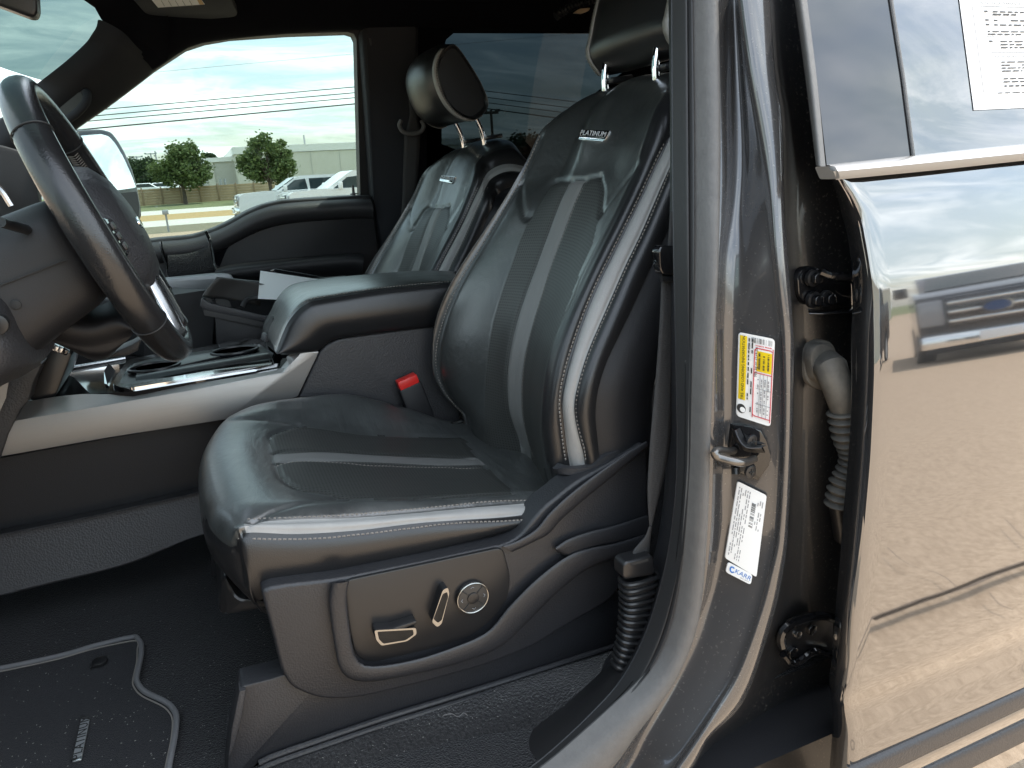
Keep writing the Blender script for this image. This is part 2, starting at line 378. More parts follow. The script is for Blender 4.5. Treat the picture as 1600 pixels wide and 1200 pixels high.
def paint(name, col, metal, rough, dust):
    m = mat(name, col, rough, metal, coat=1.0, coat_rough=0.02)
    t = m.node_tree; b = t.nodes['Principled BSDF']; tcn = [n for n in t.nodes if n.type == 'TEX_COORD'][0]
    fl = t.nodes.new('ShaderNodeTexVoronoi'); fl.inputs['Scale'].default_value = 1800; t.links.new(tcn.outputs['Object'], fl.inputs['Vector'])
    if dust:
        n = t.nodes.new('ShaderNodeTexNoise'); n.inputs['Scale'].default_value = 230; n.inputs['Detail'].default_value = 3; t.links.new(tcn.outputs['Object'], n.inputs['Vector'])
        r = t.nodes.new('ShaderNodeValToRGB'); r.color_ramp.elements[0].position = 0.60; r.color_ramp.elements[1].position = 0.78; t.links.new(n.outputs['Fac'], r.inputs[0])
        mx_ = t.nodes.new('ShaderNodeMixRGB'); mx_.inputs[1].default_value = (*col, 1); mx_.inputs[2].default_value = (0.20, 0.18, 0.155, 1)
        n2 = t.nodes.new('ShaderNodeTexNoise'); n2.inputs['Scale'].default_value = 11; n2.inputs['Detail'].default_value = 5; t.links.new(tcn.outputs['Object'], n2.inputs['Vector'])
        mu = t.nodes.new('ShaderNodeMath'); mu.operation = 'MULTIPLY'; t.links.new(r.outputs[0], mu.inputs[0]); t.links.new(n2.outputs['Fac'], mu.inputs[1])
        mu2 = t.nodes.new('ShaderNodeMath'); mu2.operation = 'MULTIPLY'; mu2.inputs[1].default_value = dust; t.links.new(mu.outputs[0], mu2.inputs[0])
        t.links.new(mu2.outputs[0], mx_.inputs[0]); t.links.new(mx_.outputs[0], b.inputs['Base Color'])
        rr = t.nodes.new('ShaderNodeMapRange'); rr.inputs['To Min'].default_value = rough; rr.inputs['To Max'].default_value = 0.8; t.links.new(mu2.outputs[0], rr.inputs[0]); t.links.new(rr.outputs[0], b.inputs['Roughness'])
    return m
M['paint'] = paint('grey_metallic_paint', (0.20, 0.199, 0.202), 0.92, 0.04, 0)
M['paint_jamb'] = paint('grey_jamb_paint', (0.085, 0.084, 0.086), 0.5, 0.22, 0.5)
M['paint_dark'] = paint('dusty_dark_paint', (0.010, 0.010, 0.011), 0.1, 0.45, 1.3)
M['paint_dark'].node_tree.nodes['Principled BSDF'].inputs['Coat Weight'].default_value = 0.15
M['glass'] = glass('clear_glass', (0.60, 0.655, 0.635), ior=1.4)
M['glass_band'] = glass('shade_band_glass', (0.11, 0.155, 0.145), ior=1.12)
M['glass_tint'] = glass('privacy_glass', (0.105, 0.125, 0.135), ior=1.18)
M['glass_dark'] = glass('dark_privacy_glass', (0.05, 0.055, 0.06), ior=2.6)
M['mirror'] = mat('mirror_glass', (0.9, 0.92, 0.93), 0.01, 1.0)
M['paper'] = mat('white_paper', (0.83, 0.83, 0.82), 0.6)
M['notice'] = mat('notice_paper', (0.60, 0.60, 0.60), 0.7)
M['ink'] = mat('grey_ink', (0.28, 0.28, 0.29), 0.8)
M['ink_black'] = mat('black_ink', (0.02, 0.02, 0.02), 0.7)
M['yellow'] = mat('yellow_print', (0.85, 0.62, 0.01), 0.5)
M['red_ink'] = mat('red_ink', (0.55, 0.04, 0.06), 0.6)
M['blue_ink'] = mat('blue_ink', (0.02, 0.16, 0.50), 0.5)
M['red'] = mat('red_button', (0.75, 0.03, 0.025), 0.35)
M['webbing'] = mat('seat_belt_webbing', (0.035, 0.035, 0.036), 0.7, bump=[('noise', 260, 0.6, 0.002, (1, 1, 4))])
M['tan_label'] = mat('label_orange', (0.55, 0.33, 0.1), 0.6)
# outdoors
M['lot'] = mat('aggregate_concrete', (0.32, 0.24, 0.168), 0.9, spec=0.2, bump=[('noise', 60, 0.4, 0.01)], var=(38, 0.35, (0.47, 0.365, 0.265)))
M['road'] = mat('pale_road_concrete', (0.50, 0.47, 0.42), 0.9, var=(1.5, 0.6, (0.56, 0.53, 0.47)))
M['kerb'] = mat('kerb_concrete', (0.42, 0.40, 0.37), 0.9, var=(4, 0.6, (0.5, 0.48, 0.44)))
M['drygrass'] = mat('dry_grass', (0.33, 0.22, 0.09), 1.0, var=(3, 0.6, (0.42, 0.30, 0.13)))
M['verge'] = mat('verge_earth', (0.13, 0.12, 0.08), 1.0, var=(5, 0.6, (0.22, 0.19, 0.12)))
M['grass'] = mat('green_grass', (0.11, 0.135, 0.05), 1.0, var=(2, 0.6, (0.17, 0.18, 0.08)))
M['board'] = mat('cedar_board', (0.36, 0.27, 0.17), 0.85, bump=[('noise', 30, 0.4, 0.01, (1, 1, 0.2))], var=(1.2, 0.7, (0.46, 0.35, 0.22)))
M['wall'] = mat('beige_wall', (0.60, 0.57, 0.49), 0.9, var=(0.3, 0.6, (0.66, 0.63, 0.55)))
M['wall_grey'] = mat('grey_beige_wall', (0.48, 0.465, 0.42), 0.9, var=(0.3, 0.6, (0.53, 0.51, 0.46)))
M['parapet'] = mat('white_parapet', (0.80, 0.79, 0.75), 0.8)
M['roofgrey'] = mat('grey_roof', (0.33, 0.33, 0.32), 0.8)
def leafmat(name, c1, c2):
    m = mat(name, c1, 0.6, spec=0.3)
    t = m.node_tree; b = t.nodes['Principled BSDF']; oi = t.nodes.new('ShaderNodeNewGeometry')
    r = t.nodes.new('ShaderNodeValToRGB'); r.color_ramp.elements[0].color = (*c1, 1); r.color_ramp.elements[1].color = (*c2, 1)
    t.links.new(oi.outputs['Random Per Island'], r.inputs[0]); t.links.new(r.outputs[0], b.inputs['Base Color'])
    tr = t.nodes.new('ShaderNodeBsdfTranslucent'); t.links.new(r.outputs[0], tr.inputs[0])
    mxs = t.nodes.new('ShaderNodeMixShader'); mxs.inputs[0].default_value = 0.3; o = [n for n in t.nodes if n.type == 'OUTPUT_MATERIAL'][0]
    t.links.new(b.outputs[0], mxs.inputs[1]); t.links.new(tr.outputs[0], mxs.inputs[2]); t.links.new(mxs.outputs[0], o.inputs[0])
    return m
M['leaf'] = leafmat('oak_leaves', (0.055, 0.095, 0.03), (0.16, 0.21, 0.075))
M['leaf_dark'] = leafmat('dark_leaves', (0.03, 0.055, 0.025), (0.06, 0.09, 0.04))
M['bark'] = mat('bark', (0.10, 0.08, 0.06), 0.9, bump=[('noise', 20, 0.6, 0.03, (1, 1, 0.2))])
M['white_paint'] = mat('white_car_paint', (0.78, 0.79, 0.80), 0.25, coat=0.6)
M['blue_paint'] = mat('blue_car_paint', (0.03, 0.07, 0.18), 0.25, coat=0.6)
M['dark_paint'] = mat('charcoal_car_paint', (0.035, 0.035, 0.038), 0.25, coat=0.8)
M['car_glass'] = mat('car_window', (0.03, 0.045, 0.05), 0.06, coat=0.5)
M['tyre'] = mat('tyre_rubber', (0.02, 0.02, 0.02), 0.8)
M['lamp'] = mat('headlight_lens', (0.30, 0.31, 0.33), 0.15, coat=0.5)
M['pole'] = mat('weathered_pole', (0.16, 0.13, 0.10), 0.9)
M['dark_steel'] = mat('oiled_steel', (0.16, 0.155, 0.15), 0.3, 0.9)
M['galv'] = mat('grey_steel', (0.35, 0.36, 0.37), 0.5, 0.6)
M['wire'] = mat('wire', (0.05, 0.06, 0.06), 0.6)
# ================================================================== outside: ground, road, fence, trees, buildings, vehicles
def sheet(name, x0, x1, y0, y1, z0, z1, m, nx=2, ny=2):
    V = [(x0+(x1-x0)*i/(nx-1), y0+(y1-y0)*j/(ny-1), z0+(z1-z0)*j/(ny-1)) for i in range(nx) for j in range(ny)]
    return tag(mesh(name, V, grid_faces(nx, ny), m, None, False), kind='structure')
yk = lambda y, z: float(PZ(300, y, z)[1])
Y1, Y2, Y3, Y4, Y5, Y6 = yk(361, -.05), yk(350, -.25), yk(341, -.40), yk(332, -.40), yk(325.5, -.30), yk(317, -.05)
sheet('parking_lot', -70, 90, -70, Y1, 0, -.05, M['lot'])
sheet('verge', -150, 250, Y1, Y2, -.05, -.25, M['verge'])
sheet('road', -150, 250, Y2, Y3, -.25, -.40, M['road'])
sheet('road_median', -150, 250, Y3, Y4, -.40, -.40, M['drygrass'])
sheet('road', -150, 250, Y4, Y5, -.40, -.30, M['road'])
sheet('grass_strip', -150, 250, Y5, Y6+2, -.30, -.05, M['grass'])
sheet('ground', -1500, 1500, Y6+2, 2500, -.05, -.05, M['grass'])
sheet('ground', -1500, 1500, -2500, -70, 0, 0, M['grass'])
sheet('ground', -1500, -70, -70, Y1, -.02, -.05, M['grass']); sheet('ground', 90, 1500, -70, Y1, -.02, -.05, M['grass'])
# joints and cracks in the lot slab
jm = mat('slab_joint', (.17, .13, .10), .9)
for name, pts in (('slab_joint', [(-30, -.20, 0), (0, -.15, 0), (1.6, -.14, 0), (2.4, -.135, 0), (6, -.12, 0), (30, 0, 0)]), ('slab_crack', [(2.05, -.52, 0), (2.02, -.42, 0), (2.03, -.30, 0), (1.98, -.15, 0)]), ('slab_crack', [(2.04, -.08, 0), (2.0, .0, 0), (1.97, .09, 0)]), ('slab_crack', [(2.6, -.46, 0), (2.55, -.38, 0), (2.48, -.28, 0)]), ('slab_joint', [(-30, -6.4, 0), (30, -6.9, 0)])):
    N_ = 600 if len(pts) == 6 else 60; p = resample(np.array(pts, float), N_); p[:, 1] += .006*np.sin(np.arange(N_)*1.7)*np.random.rand(N_); wd = .006 if 'joint' in name else .0022
    V = []
    for q in p: V += [(q[0], q[1]-wd, .004), (q[0]+(0 if 'joint' in name else wd), q[1]+wd, .004)]
    tag(mesh(name, V, grid_faces(N_, 2), jm, None, False), kind='structure')

# ---------------------------------------------------------------- fence
fx0 = float(P(190, 300, Y6)[0]); fx1 = float(P(600, 300, Y6)[0]); fz = -.05
fence = thing('board_fence', 'long brown timber fence behind the grass across the road', 'fence', (fx0, Y6, fz))
pitch = 2.0; npan = int((fx1-fx0)/pitch)+1
b0 = box('board', (fx0+pitch/2, Y6, fz+.16), (pitch-.12, .03, .285), M['board'], fence, None, .008)
p0 = box('post', (fx0, Y6-.03, fz+.98), (.15, .12, 1.96), mat('fence_post_timber', (.30, .22, .14), .85), fence, None, .01)
for i in range(npan):
    for k in range(6):
        if i == 0 and k == 0: continue
        c = b0.copy(); COL.objects.link(c); c.parent = fence; c.matrix_parent_inverse = b0.matrix_parent_inverse.copy(); c.location = (i*pitch, random.uniform(-.012, .012), k*.300)
    if i:
        c = p0.copy(); COL.objects.link(c); c.parent = fence; c.matrix_parent_inverse = p0.matrix_parent_inverse.copy(); c.location = (i*pitch, 0, 0)

# ---------------------------------------------------------------- trees
def tree(name, base, h, cr_w, cr_h, label, seed, leafm, nleaf=5200, leaf=.16, group=None, flat=1.0, limbs=9):
    rs = np.random.RandomState(seed); base = np.array(base, float)
    t = thing(name, label, 'tree', base, group)
    cz = h-cr_h/2; V = []; F = []
    def addtube(path, rad, seg=7):
        v, f = tubemesh(np.array(path), rad, seg); o = len(V); V.extend(v); F.extend([tuple(a+o for a in q) for q in f])
    addtube([base+(0, 0, -.1), base+(.03*h*.2, 0, h*.18), base+(.0, .02*h, h*.36), base+(.02*h, 0, cz+cr_h*.2)], [.045*h*.9, .03*h, .022*h, .008*h], 9)
    tips = []
    for k in range(limbs):
        a = 2*math.pi*k/limbs+rs.uniform(-.3, .3); r = cr_w/2*rs.uniform(.45, .85); z0 = h*rs.uniform(.22, .45); z1 = cz+rs.uniform(-.3, .35)*cr_h
        p = [base+(0, 0, z0), base+(math.cos(a)*r*.45, math.sin(a)*r*.45, z0*.5+z1*.5), base+(math.cos(a)*r, math.sin(a)*r, z1)]
        addtube(resample(np.array(p), 6), np.linspace(.014*h, .003*h, 6), 6); tips.append(p[2])
    mesh('trunk', V, F, M['bark'], t)
    # clumps
    cl = []
    for k in range(46):
        for _ in range(50):
            d = rs.normal(size=3); d /= np.linalg.norm(d); r = rs.uniform(.35, 1.0)**.6
            q = np.array([d[0]*cr_w/2*r, d[1]*cr_w/2*r, d[2]*cr_h/2*r])
            if d[2]*r > -.75: break
        cl.append((base+(0, 0, cz)+q*(1, 1, flat), rs.uniform(.17, .26)*cr_w*(1.2-.55*r)))
    n = nleaf; ci_ = rs.randint(0, len(cl), n); dirs = rs.normal(size=(n, 3)); dirs /= np.linalg.norm(dirs, axis=1)[:, None]
    rad = rs.uniform(.2, 1.0, n)**.5*np.where(rs.rand(n) < .14, 1.45, 1.0)
    C0 = np.array([cl[i][0] for i in ci_]); R0 = np.array([cl[i][1] for i in ci_]); pos = C0+dirs*(R0*rad)[:, None]*np.array([1, 1, .8])
    a = rs.normal(size=(n, 3)); a[:, 2] *= .6; a /= np.linalg.norm(a, axis=1)[:, None]; b = np.cross(a, rs.normal(size=(n, 3))); b /= np.linalg.norm(b, axis=1)[:, None]
    sz = rs.uniform(.6, 1.3, n)*leaf
    Vv = np.stack([pos-a*sz[:, None], pos+b*(sz*.55)[:, None], pos+a*sz[:, None], pos-b*(sz*.55)[:, None]], 1).reshape(-1, 3)
    Ff = [(4*i, 4*i+1, 4*i+2, 4*i+3) for i in range(n)]
    cr_ = mesh('crown', Vv, Ff, leafm, t, False); return t
def gz(x, y, Yd_): return P(x, y, Yd_)
tb = P(290, 317, Y6-3); tree('oak_tree', (tb[0], tb[1], -.1), 6.2, 6.2, 4.5, 'round dark green tree in front of the fence, left of the grey wall', 3, M['leaf'], 9000, .19)
tb = P(424, 306, Y6-12); tree('oak_tree', (tb[0], tb[1], -.2), 6.3, 4.9, 4.8, 'round bright green tree standing behind the white pickup', 5, M['leaf'], 9000, .18)
for i, (x, y, D, h, w, lb) in enumerate(((228, 290, 125, 6.0, 6.5, 'dark tree mass beside the mirror, beyond the fence'), (205, 290, 140, 6.8, 8, 'dark tree partly behind the side mirror, beyond the fence'))):
    tb = P(x, y, D); tree('dark_tree', (tb[0], tb[1], 0), h, w, h*.75, lb, 11+i, M['leaf_dark'], 4200, .26)
tb = P(331, 285, 190); tree('dark_tree', (tb[0], tb[1], 0), 9.3, 3.2, 2.6, 'small dark treetop showing above the grey roof', 21, M['leaf_dark'], 1500, .28)
tb = P(824, 262, 40); tree('dark_tree', (tb[0], tb[1], -.3), 3.75, 3.6, 3.1, 'dark bushy tree seen through the tinted rear window', 23, M['leaf_dark'], 5000, .13)

# ---------------------------------------------------------------- buildings
WY = 112.0
def bx0(x, Yd_): return float(P(x, 290, Yd_)[0])
ware = thing('warehouse', 'long beige warehouse with a white parapet beyond the fence', 'warehouse', (bx0(470, WY), WY, 0))
xl, xr = bx0(374, WY), bx0(760, WY); hz = float(P(470, 236, WY)[2])
box('wall', ((xl+xr)/2, WY+15, hz/2-.1), (xr-xl, 30, hz), M['wall'], ware)
box('parapet', ((xl+xr)/2, WY+15, hz+.42), (xr-xl+.3, 30.3, .95), M['parapet'], ware)
px_ = xl
for k in range(9):
    box('wall_joint', (xl+(xr-xl)*(k+.5)/9, WY-.03, hz/2), (.10, .06, hz-.2), M['wall_grey'], ware)
g = thing('warehouse', 'grey beige wing of the warehouse at the left end, lower than the rest', 'warehouse', (bx0(350, WY+3), WY+3, 0))
xa, xb = bx0(330, WY+4), bx0(374, WY+4); h2_ = float(P(350, 252, WY+4)[2])
box('wall', ((xa+xb)/2, WY+14, h2_/2), (xb-xa-.1, 20, h2_), M['wall_grey'], g); box('parapet', ((xa+xb)/2, WY+14, h2_+.25), (xb-xa+.1, 20.4, .6), M['parapet'], g)
box('wall_pilaster', (xa+(xb-xa)*.06, WY+3.9, h2_/2), (.9, .2, h2_), M['wall'], g)
for k in (345, 352):
    q = P(k, 284, WY-2); tube('roof_vent', [(q[0], q[1], 0), (q[0], q[1], 2.6)], .18, M['galv'], g, 8)
g2 = thing('building', 'pale gabled building behind the left tree', 'building', (bx0(310, 135), 135, 0))
xa, xb = bx0(296, 135), bx0(331, 135); ht = float(P(318, 250, 135)[2]); hp = float(P(300, 240, 135)[2])
poly('wall', [(xa, 135, 0), (xb, 135, 0), (xb, 135, ht), (xa+(xb-xa)*.2, 135, hp), (xa, 135, ht)], (0, 15, 0), M['parapet'], g2)
g3 = thing('building', 'building with a low grey roof rising behind the warehouse', 'building', (bx0(365, 160), 160, 0))
xa, xb = bx0(343, 160), bx0(386, 160); ht = float(P(365, 247, 160)[2]); hp = float(P(365, 238.5, 160)[2])
box('wall', ((xa+xb)/2, 168, ht/2), (xb-xa, 14, ht), M['parapet'], g3)
poly('roof', [(xa-.5, 160.5, ht), (xb+.5, 160.5, ht), (xb-2, 168, hp), (xa+4, 168, hp)], (0, 1, -.2), M['roofgrey'], g3)

# ---------------------------------------------------------------- poles and wires
def pole(x, ytop, ybase, Yd_, label, arm=0.0, r=.09, m='galv', group=None):
    a = P(x, ytop, Yd_); t = thing('light_pole' if m == 'galv' else 'utility_pole', label, 'pole', (a[0], a[1], -.1), group)
    cyl('shaft', (a[0], a[1], -.1), (a[0], a[1], a[2]), r*1.3, M[m], t, 10, r)
    if arm:
        box('crossarm', (a[0], a[1], a[2]-.15), (arm, .14, .16), M[m], t)
        for s in (-1, 1): box('lamp_head' if m == 'galv' else 'insulator', (a[0]+s*arm*.46, a[1], a[2]-.02), (.30, .2, .14), M[m], t)
    return t
pole(213, 244, 290, 150, 'thin lamp pole nearest the side mirror, above the dark trees', 1.9, .11)
pole(235, 239, 290, 150, 'lamp pole left of the round tree', 1.9, .11)
pole(242, 236, 290, 150, 'tall bare pole just left of the round tree', 0, .11)
pole(474.5, 211, 240, 130, 'thin mast above the warehouse roof', 0, .13)
pole(767, 172, 262, 45, 'utility pole with a crossarm seen through the tinted window', .95, .08, 'pole')
pole(642, 118, 262, 27, 'wooden utility pole behind the far pillar, carrying the wires', 1.2, .11, 'pole')
WYD = 27.0
for a, b, c, r, lb in (((-120, 196), (642, 128), (1500, 232), .014, 'topmost of the group of dark overhead wires'), ((-120, 205), (642, 137), (1500, 246), .014, 'second overhead wire from the top of the group'), ((-120, 212), (642, 145), (1500, 256), .014, 'third overhead wire from the top of the group'), ((-120, 226), (642, 154), (1500, 268), .020, 'lowest and thickest overhead wire')):
    p1, p2, p3 = P(*a, WYD), P(*b, WYD), P(*c, WYD)
    tag(tube('overhead_wire', resample(np.array([p1, p2]), 12).tolist()+resample(np.array([p2, p3]), 12)[1:].tolist(), r, M['wire'], None, 6), lb, 'overhead wire', 'overhead wires across the road')
p1, p2 = P(-120, 146, WYD+30), P(642, 76, WYD+30)
tag(tube('overhead_wire', [p1, p2, p2+(p2-p1)], .012, M['galv'], None, 6), 'faint single wire high in the sky above the others', 'overhead wire', 'overhead wires across the road')
q = P(262, 352, Y1+1.0); sg = thing('mailbox', 'small grey roadside box on a post beside the road', 'mailbox', (q[0], q[1], -.1))
zt_ = float(P(262, 334, Y1+1.0)[2]); cyl('post', (q[0], q[1], -.15), (q[0], q[1], zt_), .035, M['galv'], sg, 8); box('box_body', (q[0], q[1], zt_+.06), (.20, .40, .16), M['galv'], sg, None, .02)

# ---------------------------------------------------------------- vehicles
def pickup(label, loc, yaw, pm, sc=1.0, van=False, name='parked_pickup', group=None, z=0):
    t = thing(name, label, 'van' if van else 'pickup truck', (0, 0, 0), group)
    def prof(pts, w, m, nm, par, bev=.05):
        return poly(nm, [(x, -w, zz) for x, zz in pts], (0, 2*w, 0), m, par, bevel=bev, seg=3)
    lower = [(2.85, .55), (2.95, .75), (2.92, 1.10), (2.86, 1.38), (2.70, 1.44), (1.55, 1.50), (1.30, 1.47), (-2.85, 1.40), (-2.95, 1.30), (-2.95, .62), (-2.45, .58)]
    arch = lambda cx_: [(cx_+.52*math.cos(a), .42+.52*math.sin(a)) for a in np.linspace(math.pi-.28, .28, 9)]
    low2 = lower[:-1]+[(-2.45, .58)]+arch(-1.95)+[(-1.3, .50), (1.2, .50)]+arch(1.85)+[(2.45, .55)]
    body = prof(low2, .98, pm, 'body', t, .06)
    if van:
        cab_ = [(1.45, 1.47), (.55, 2.02), (.35, 2.10), (-.45, 2.12), (-.50, 1.42)]
        prof([(-.5, .9), (-.5, 2.14), (-2.95, 2.14), (-2.95, .9)], .99, pm, 'cargo_box', t, .03)
        for k, c_ in enumerate(((-1.0, 1.80, .20), (-1.35, 1.62, .16), (-.85, 1.55, .12))):
            poly('side_graphic', [(c_[0]+c_[2]*1.6*math.cos(a), -.997, c_[1]+c_[2]*.5*math.sin(a+.4)) for a in np.linspace(0, 2*math.pi, 14, endpoint=False)], (0, .004, 0), mat('pale_graphic', (.25, .52, .58), .5), t)
    else: cab_ = [(1.30, 1.47), (.45, 2.00), (.20, 2.06), (-1.35, 2.05), (-1.55, 1.95), (-1.75, 1.40)]
    cab = prof(cab_, .86, pm, 'cab', t, .07)
    ws_ = [(1.30, 1.50), (.50, 1.985)]
    poly('windshield', [(1.29, -.78, 1.52), (1.29, .78, 1.52), (.52, .72, 2.0), (.52, -.72, 2.0)], (-.03, 0, -.03), M['car_glass'], cab)
    for s in (-1, 1):
        fw_ = [(1.12, 1.48), (.52, 1.88), (.05, 1.93), (-.02, 1.48)] if not van else [(1.18, 1.48), (.62, 1.86), (-.30, 1.94), (-.36, 1.46)]
        poly('side_window', [(x, s*.868, zz) for x, zz in fw_], (0, -s*.01, 0), M['car_glass'], cab, bevel=0)
        if not van: poly('side_window', [(x, s*.868, zz) for x, zz in [(-.12, 1.48), (-.10, 1.93), (-1.25, 1.93), (-1.42, 1.48)]], (0, -s*.01, 0), M['car_glass'], cab)
        box('door_mirror', (.98, s*1.13, 1.58), (.14, .22, .26), pm, t, None, .03)
        for x in (1.85, -1.95):
            wv = cyl('wheel', (x, s*.74, .42), (x, s*1.0, .42), .42, M['tyre'], t, 24); cyl('rim', (x, s*.99, .42), (x, s*1.005, .42), .27, M['galv'], wv, 16)
        hl = box('headlight', (2.90, s*.80, 1.15), (.10, .32, .34), M['lamp'], t, None, .03)
        box('door_handle', (-.05, s*.99, 1.28), (.18, .04, .04), pm, t, None, .01)
    gr = box('grille', (2.925, 0, 1.14), (.08, 1.22, .40), M['gloss_black'], t, None, .02)
    for k in range(3): box('grille_bar', (2.97, 0, 1.02+k*.12), (.03, 1.18, .035), M['chrome'], gr, None, .008)
    poly('oval_emblem', [(2.99, .20*math.cos(a), 1.14+.085*math.sin(a)) for a in np.linspace(0, 2*math.pi, 24, endpoint=False)], (-.03, 0, 0), M['chrome'], gr)
    poly('emblem_field', [(2.996, .165*math.cos(a), 1.14+.062*math.sin(a)) for a in np.linspace(0, 2*math.pi, 24, endpoint=False)], (-.01, 0, 0), M['blue_paint'], gr)
    box('front_bumper', (2.98, 0, .74), (.20, 1.94, .26), M['chrome'] if not van else pm, t, None, .05)
    box('number_plate', (3.09, 0, .76), (.02, .52, .16), M['paper'], t, None, .004); box('lower_valance', (2.90, 0, .50), (.20, 1.80, .20), M['plastic_soft'], t, None, .03)
    t.location = loc; t.rotation_euler = (0, 0, yaw); t.scale = (sc,)*3
    return t
q = P(470, 300, 36.0)
pickup('white pickup truck facing left, parked across the lot nearer the trees', (float(q[0])+.15, 36.0, -.42), R(183), M['white_paint'], 1.03)
q = P(545, 300, 31.0)
pickup('white work van with a side graphic parked in front of the white pickup', (float(q[0])+.35, 31.0, -.42), R(186), M['white_paint'], 1.03, True, 'work_van')
pickup('charcoal pickup truck with a chrome bumper, mirrored in the rear door', (10.0, -6.3, 0), R(138), M['dark_paint'], .88)
pickup('dark pickup parked side on, mirrored left of the charcoal truck in the rear door', (10.0, -12.6, 0), R(178), M['dark_paint'], 1.0)
lb_ = thing('building', 'long pale building behind the viewer, mirrored faintly in the rear door', 'building', (20, -75, 0))
box('wall', (20, -80, 2.6), (120, 10, 5.2), M['wall'], lb_); box('parapet', (20, -80, 5.5), (120.4, 10.4, .6), M['parapet'], lb_)
def small_car(label, x, y, Yd_, m):
    q_ = P(x, y, Yd_); t = thing('parked_car', label, 'car', (q_[0], q_[1], 0), 'cars parked behind the fence')
    poly('body', [(q_[0]+a, q_[1]-.9, 0.0+b) for a, b in ((-2.2, .3), (2.2, .3), (2.25, .85), (1.4, 1.0), (.7, 1.5), (-.9, 1.5), (-1.7, 1.0), (-2.25, .9))], (0, 1.8, 0), m, t, bevel=.12, seg=3)
    poly('side_window', [(q_[0]+a, q_[1]-.91, b) for a, b in ((1.2, 1.0), (.6, 1.42), (-.8, 1.42), (-1.45, 1.0))], (0, .01, 0), M['car_glass'], t)
    for s in (-1.35, 1.35): cyl('wheel', (q_[0]+s, q_[1]-.92, .33), (q_[0]+s, q_[1]-.7, .33), .33, M['tyre'], t, 16)
    t.location.z += 1.05
    return t
small_car('white car roof showing above the fence beside the mirror', 226, 292, Y6+14, M['white_paint'])
small_car('white car roof showing above the fence under the round tree', 252, 292, Y6+16, M['white_paint'])
bq = P(797, 262, 14.0); bl = pickup('dark blue vehicle seen through the tinted rear window', (float(bq[0])+3.0, 14.0, -.1), R(180), M['blue_paint'], 1.0, name='parked_pickup')
# ================================================================== the truck itself
truck = thing('pickup_truck', 'dark grey crew cab pickup truck with its front door open, cabin in view', 'pickup truck', (0.6, 1.57, 0.0))
def LP(pts, Y):
    """measured line -> points, Y a number, a function of height, or a list of depths"""
    out = []
    for i, (x, y) in enumerate(pts):
        yy = Y[i] if isinstance(Y, (list, tuple)) else Y
        out.append(PF(x, y, yy) if callable(yy) else P(x, y, yy))
    return np.array(out)
lean = lambda base, k=.30, z0=1.2: (lambda z: base+max(0.0, z-z0)*k)
def yl(base): return lean(base, .22, 1.2)

# ---------------------------------------------------------------- driver-side door opening: pillar and sill, swept in one run
G0 = [(1044,-30),(1047,200),(1046,400),(1044,600),(1042,700),(1036,790),(1020,880),(990,970),(950,1040),(895,1110),(830,1165),(780,1200),(700,1250),(560,1330)]
G1 = [(1058,-30),(1059,200),(1061,400),(1065,600),(1066,700),(1062,790),(1047,890),(1018,990),(978,1068),(925,1128),(860,1188),(815,1222),(745,1270),(600,1350)]
G2 = [(1085,-30),(1088,200),(1088,400),(1083,550),(1080,650),(1077,750),(1063,915),(1042,1003),(1008,1060),(955,1112),(890,1170),(850,1203),(780,1252),(640,1340)]
G3 = [(1116,-30),(1121,200),(1117,400),(1109,550),(1103,700),(1100,830),(1089,960),(1062,1038),(1035,1085),(990,1150),(955,1200),(890,1255),(820,1300),(680,1380)]
G4 = [(1146,-30),(1145,150),(1147,300),(1134,400),(1131,520),(1133,650),(1130,750),(1126,830),(1110,920),(1080,990),(1050,1060),(1000,1150),(970,1205),(900,1280),(780,1370)]
G5 = [(1149,-30),(1158,112),(1162,262),(1152,413),(1146,550),(1146,700),(1141,790),(1136,840),(1120,925),(1092,1000),(1060,1070),(1012,1155),(982,1210),(915,1285),(800,1375)]
G6 = [(1150,-30),(1169,112),(1195,262),(1210,413),(1222,550),(1222,700),(1215,830),(1200,900),(1185,955),(1153,1043),(1118,1105),(1073,1173),(1050,1205),(1000,1275),(900,1390)]
G6b= [(1178,-30),(1192,112),(1210,230),(1218,380),(1230,550),(1230,700),(1223,830),(1212,895),(1196,960),(1158,1066),(1113,1130),(1076,1186),(1045,1232),(1002,1290),(905,1400)]
G7 = [(1200,-30),(1210,112),(1221,190),(1226,337),(1238,500),(1240,560),(1237,700),(1231,830),(1224,890),(1207,967),(1163,1093),(1107,1153),(1082,1198),(1008,1300),(912,1410)]
G8 = [(1206,-30),(1216,112),(1228,190),(1233,337),(1244,500),(1246,560),(1243,700),(1237,830),(1230,890),(1214,967),(1172,1096),(1118,1158),(1094,1206),(1022,1310),(925,1420)]
G9 = [(1290,-30),(1310,200),(1345,300),(1365,420),(1375,600),(1360,800),(1345,950),(1335,1060),(1345,1150),(1345,1230),(1345,1330),(1345,1400),(1345,1430)]
Bt = {k: resample(LP(v, yl(y)), 110) for k, v, y in (('G0', G0, .800), ('G1', G1, .722), ('G2', G2, .700), ('G3', G3, .700), ('G4', G4, .712), ('G5', G5, .706), ('G6', G6, .662), ('G6b', G6b, .648), ('G7', G7, .658), ('G8', G8, .720), ('G9', G9, .735))}
lp_ = lambda a, b, t: Bt[a]*(1-t)+Bt[b]*t
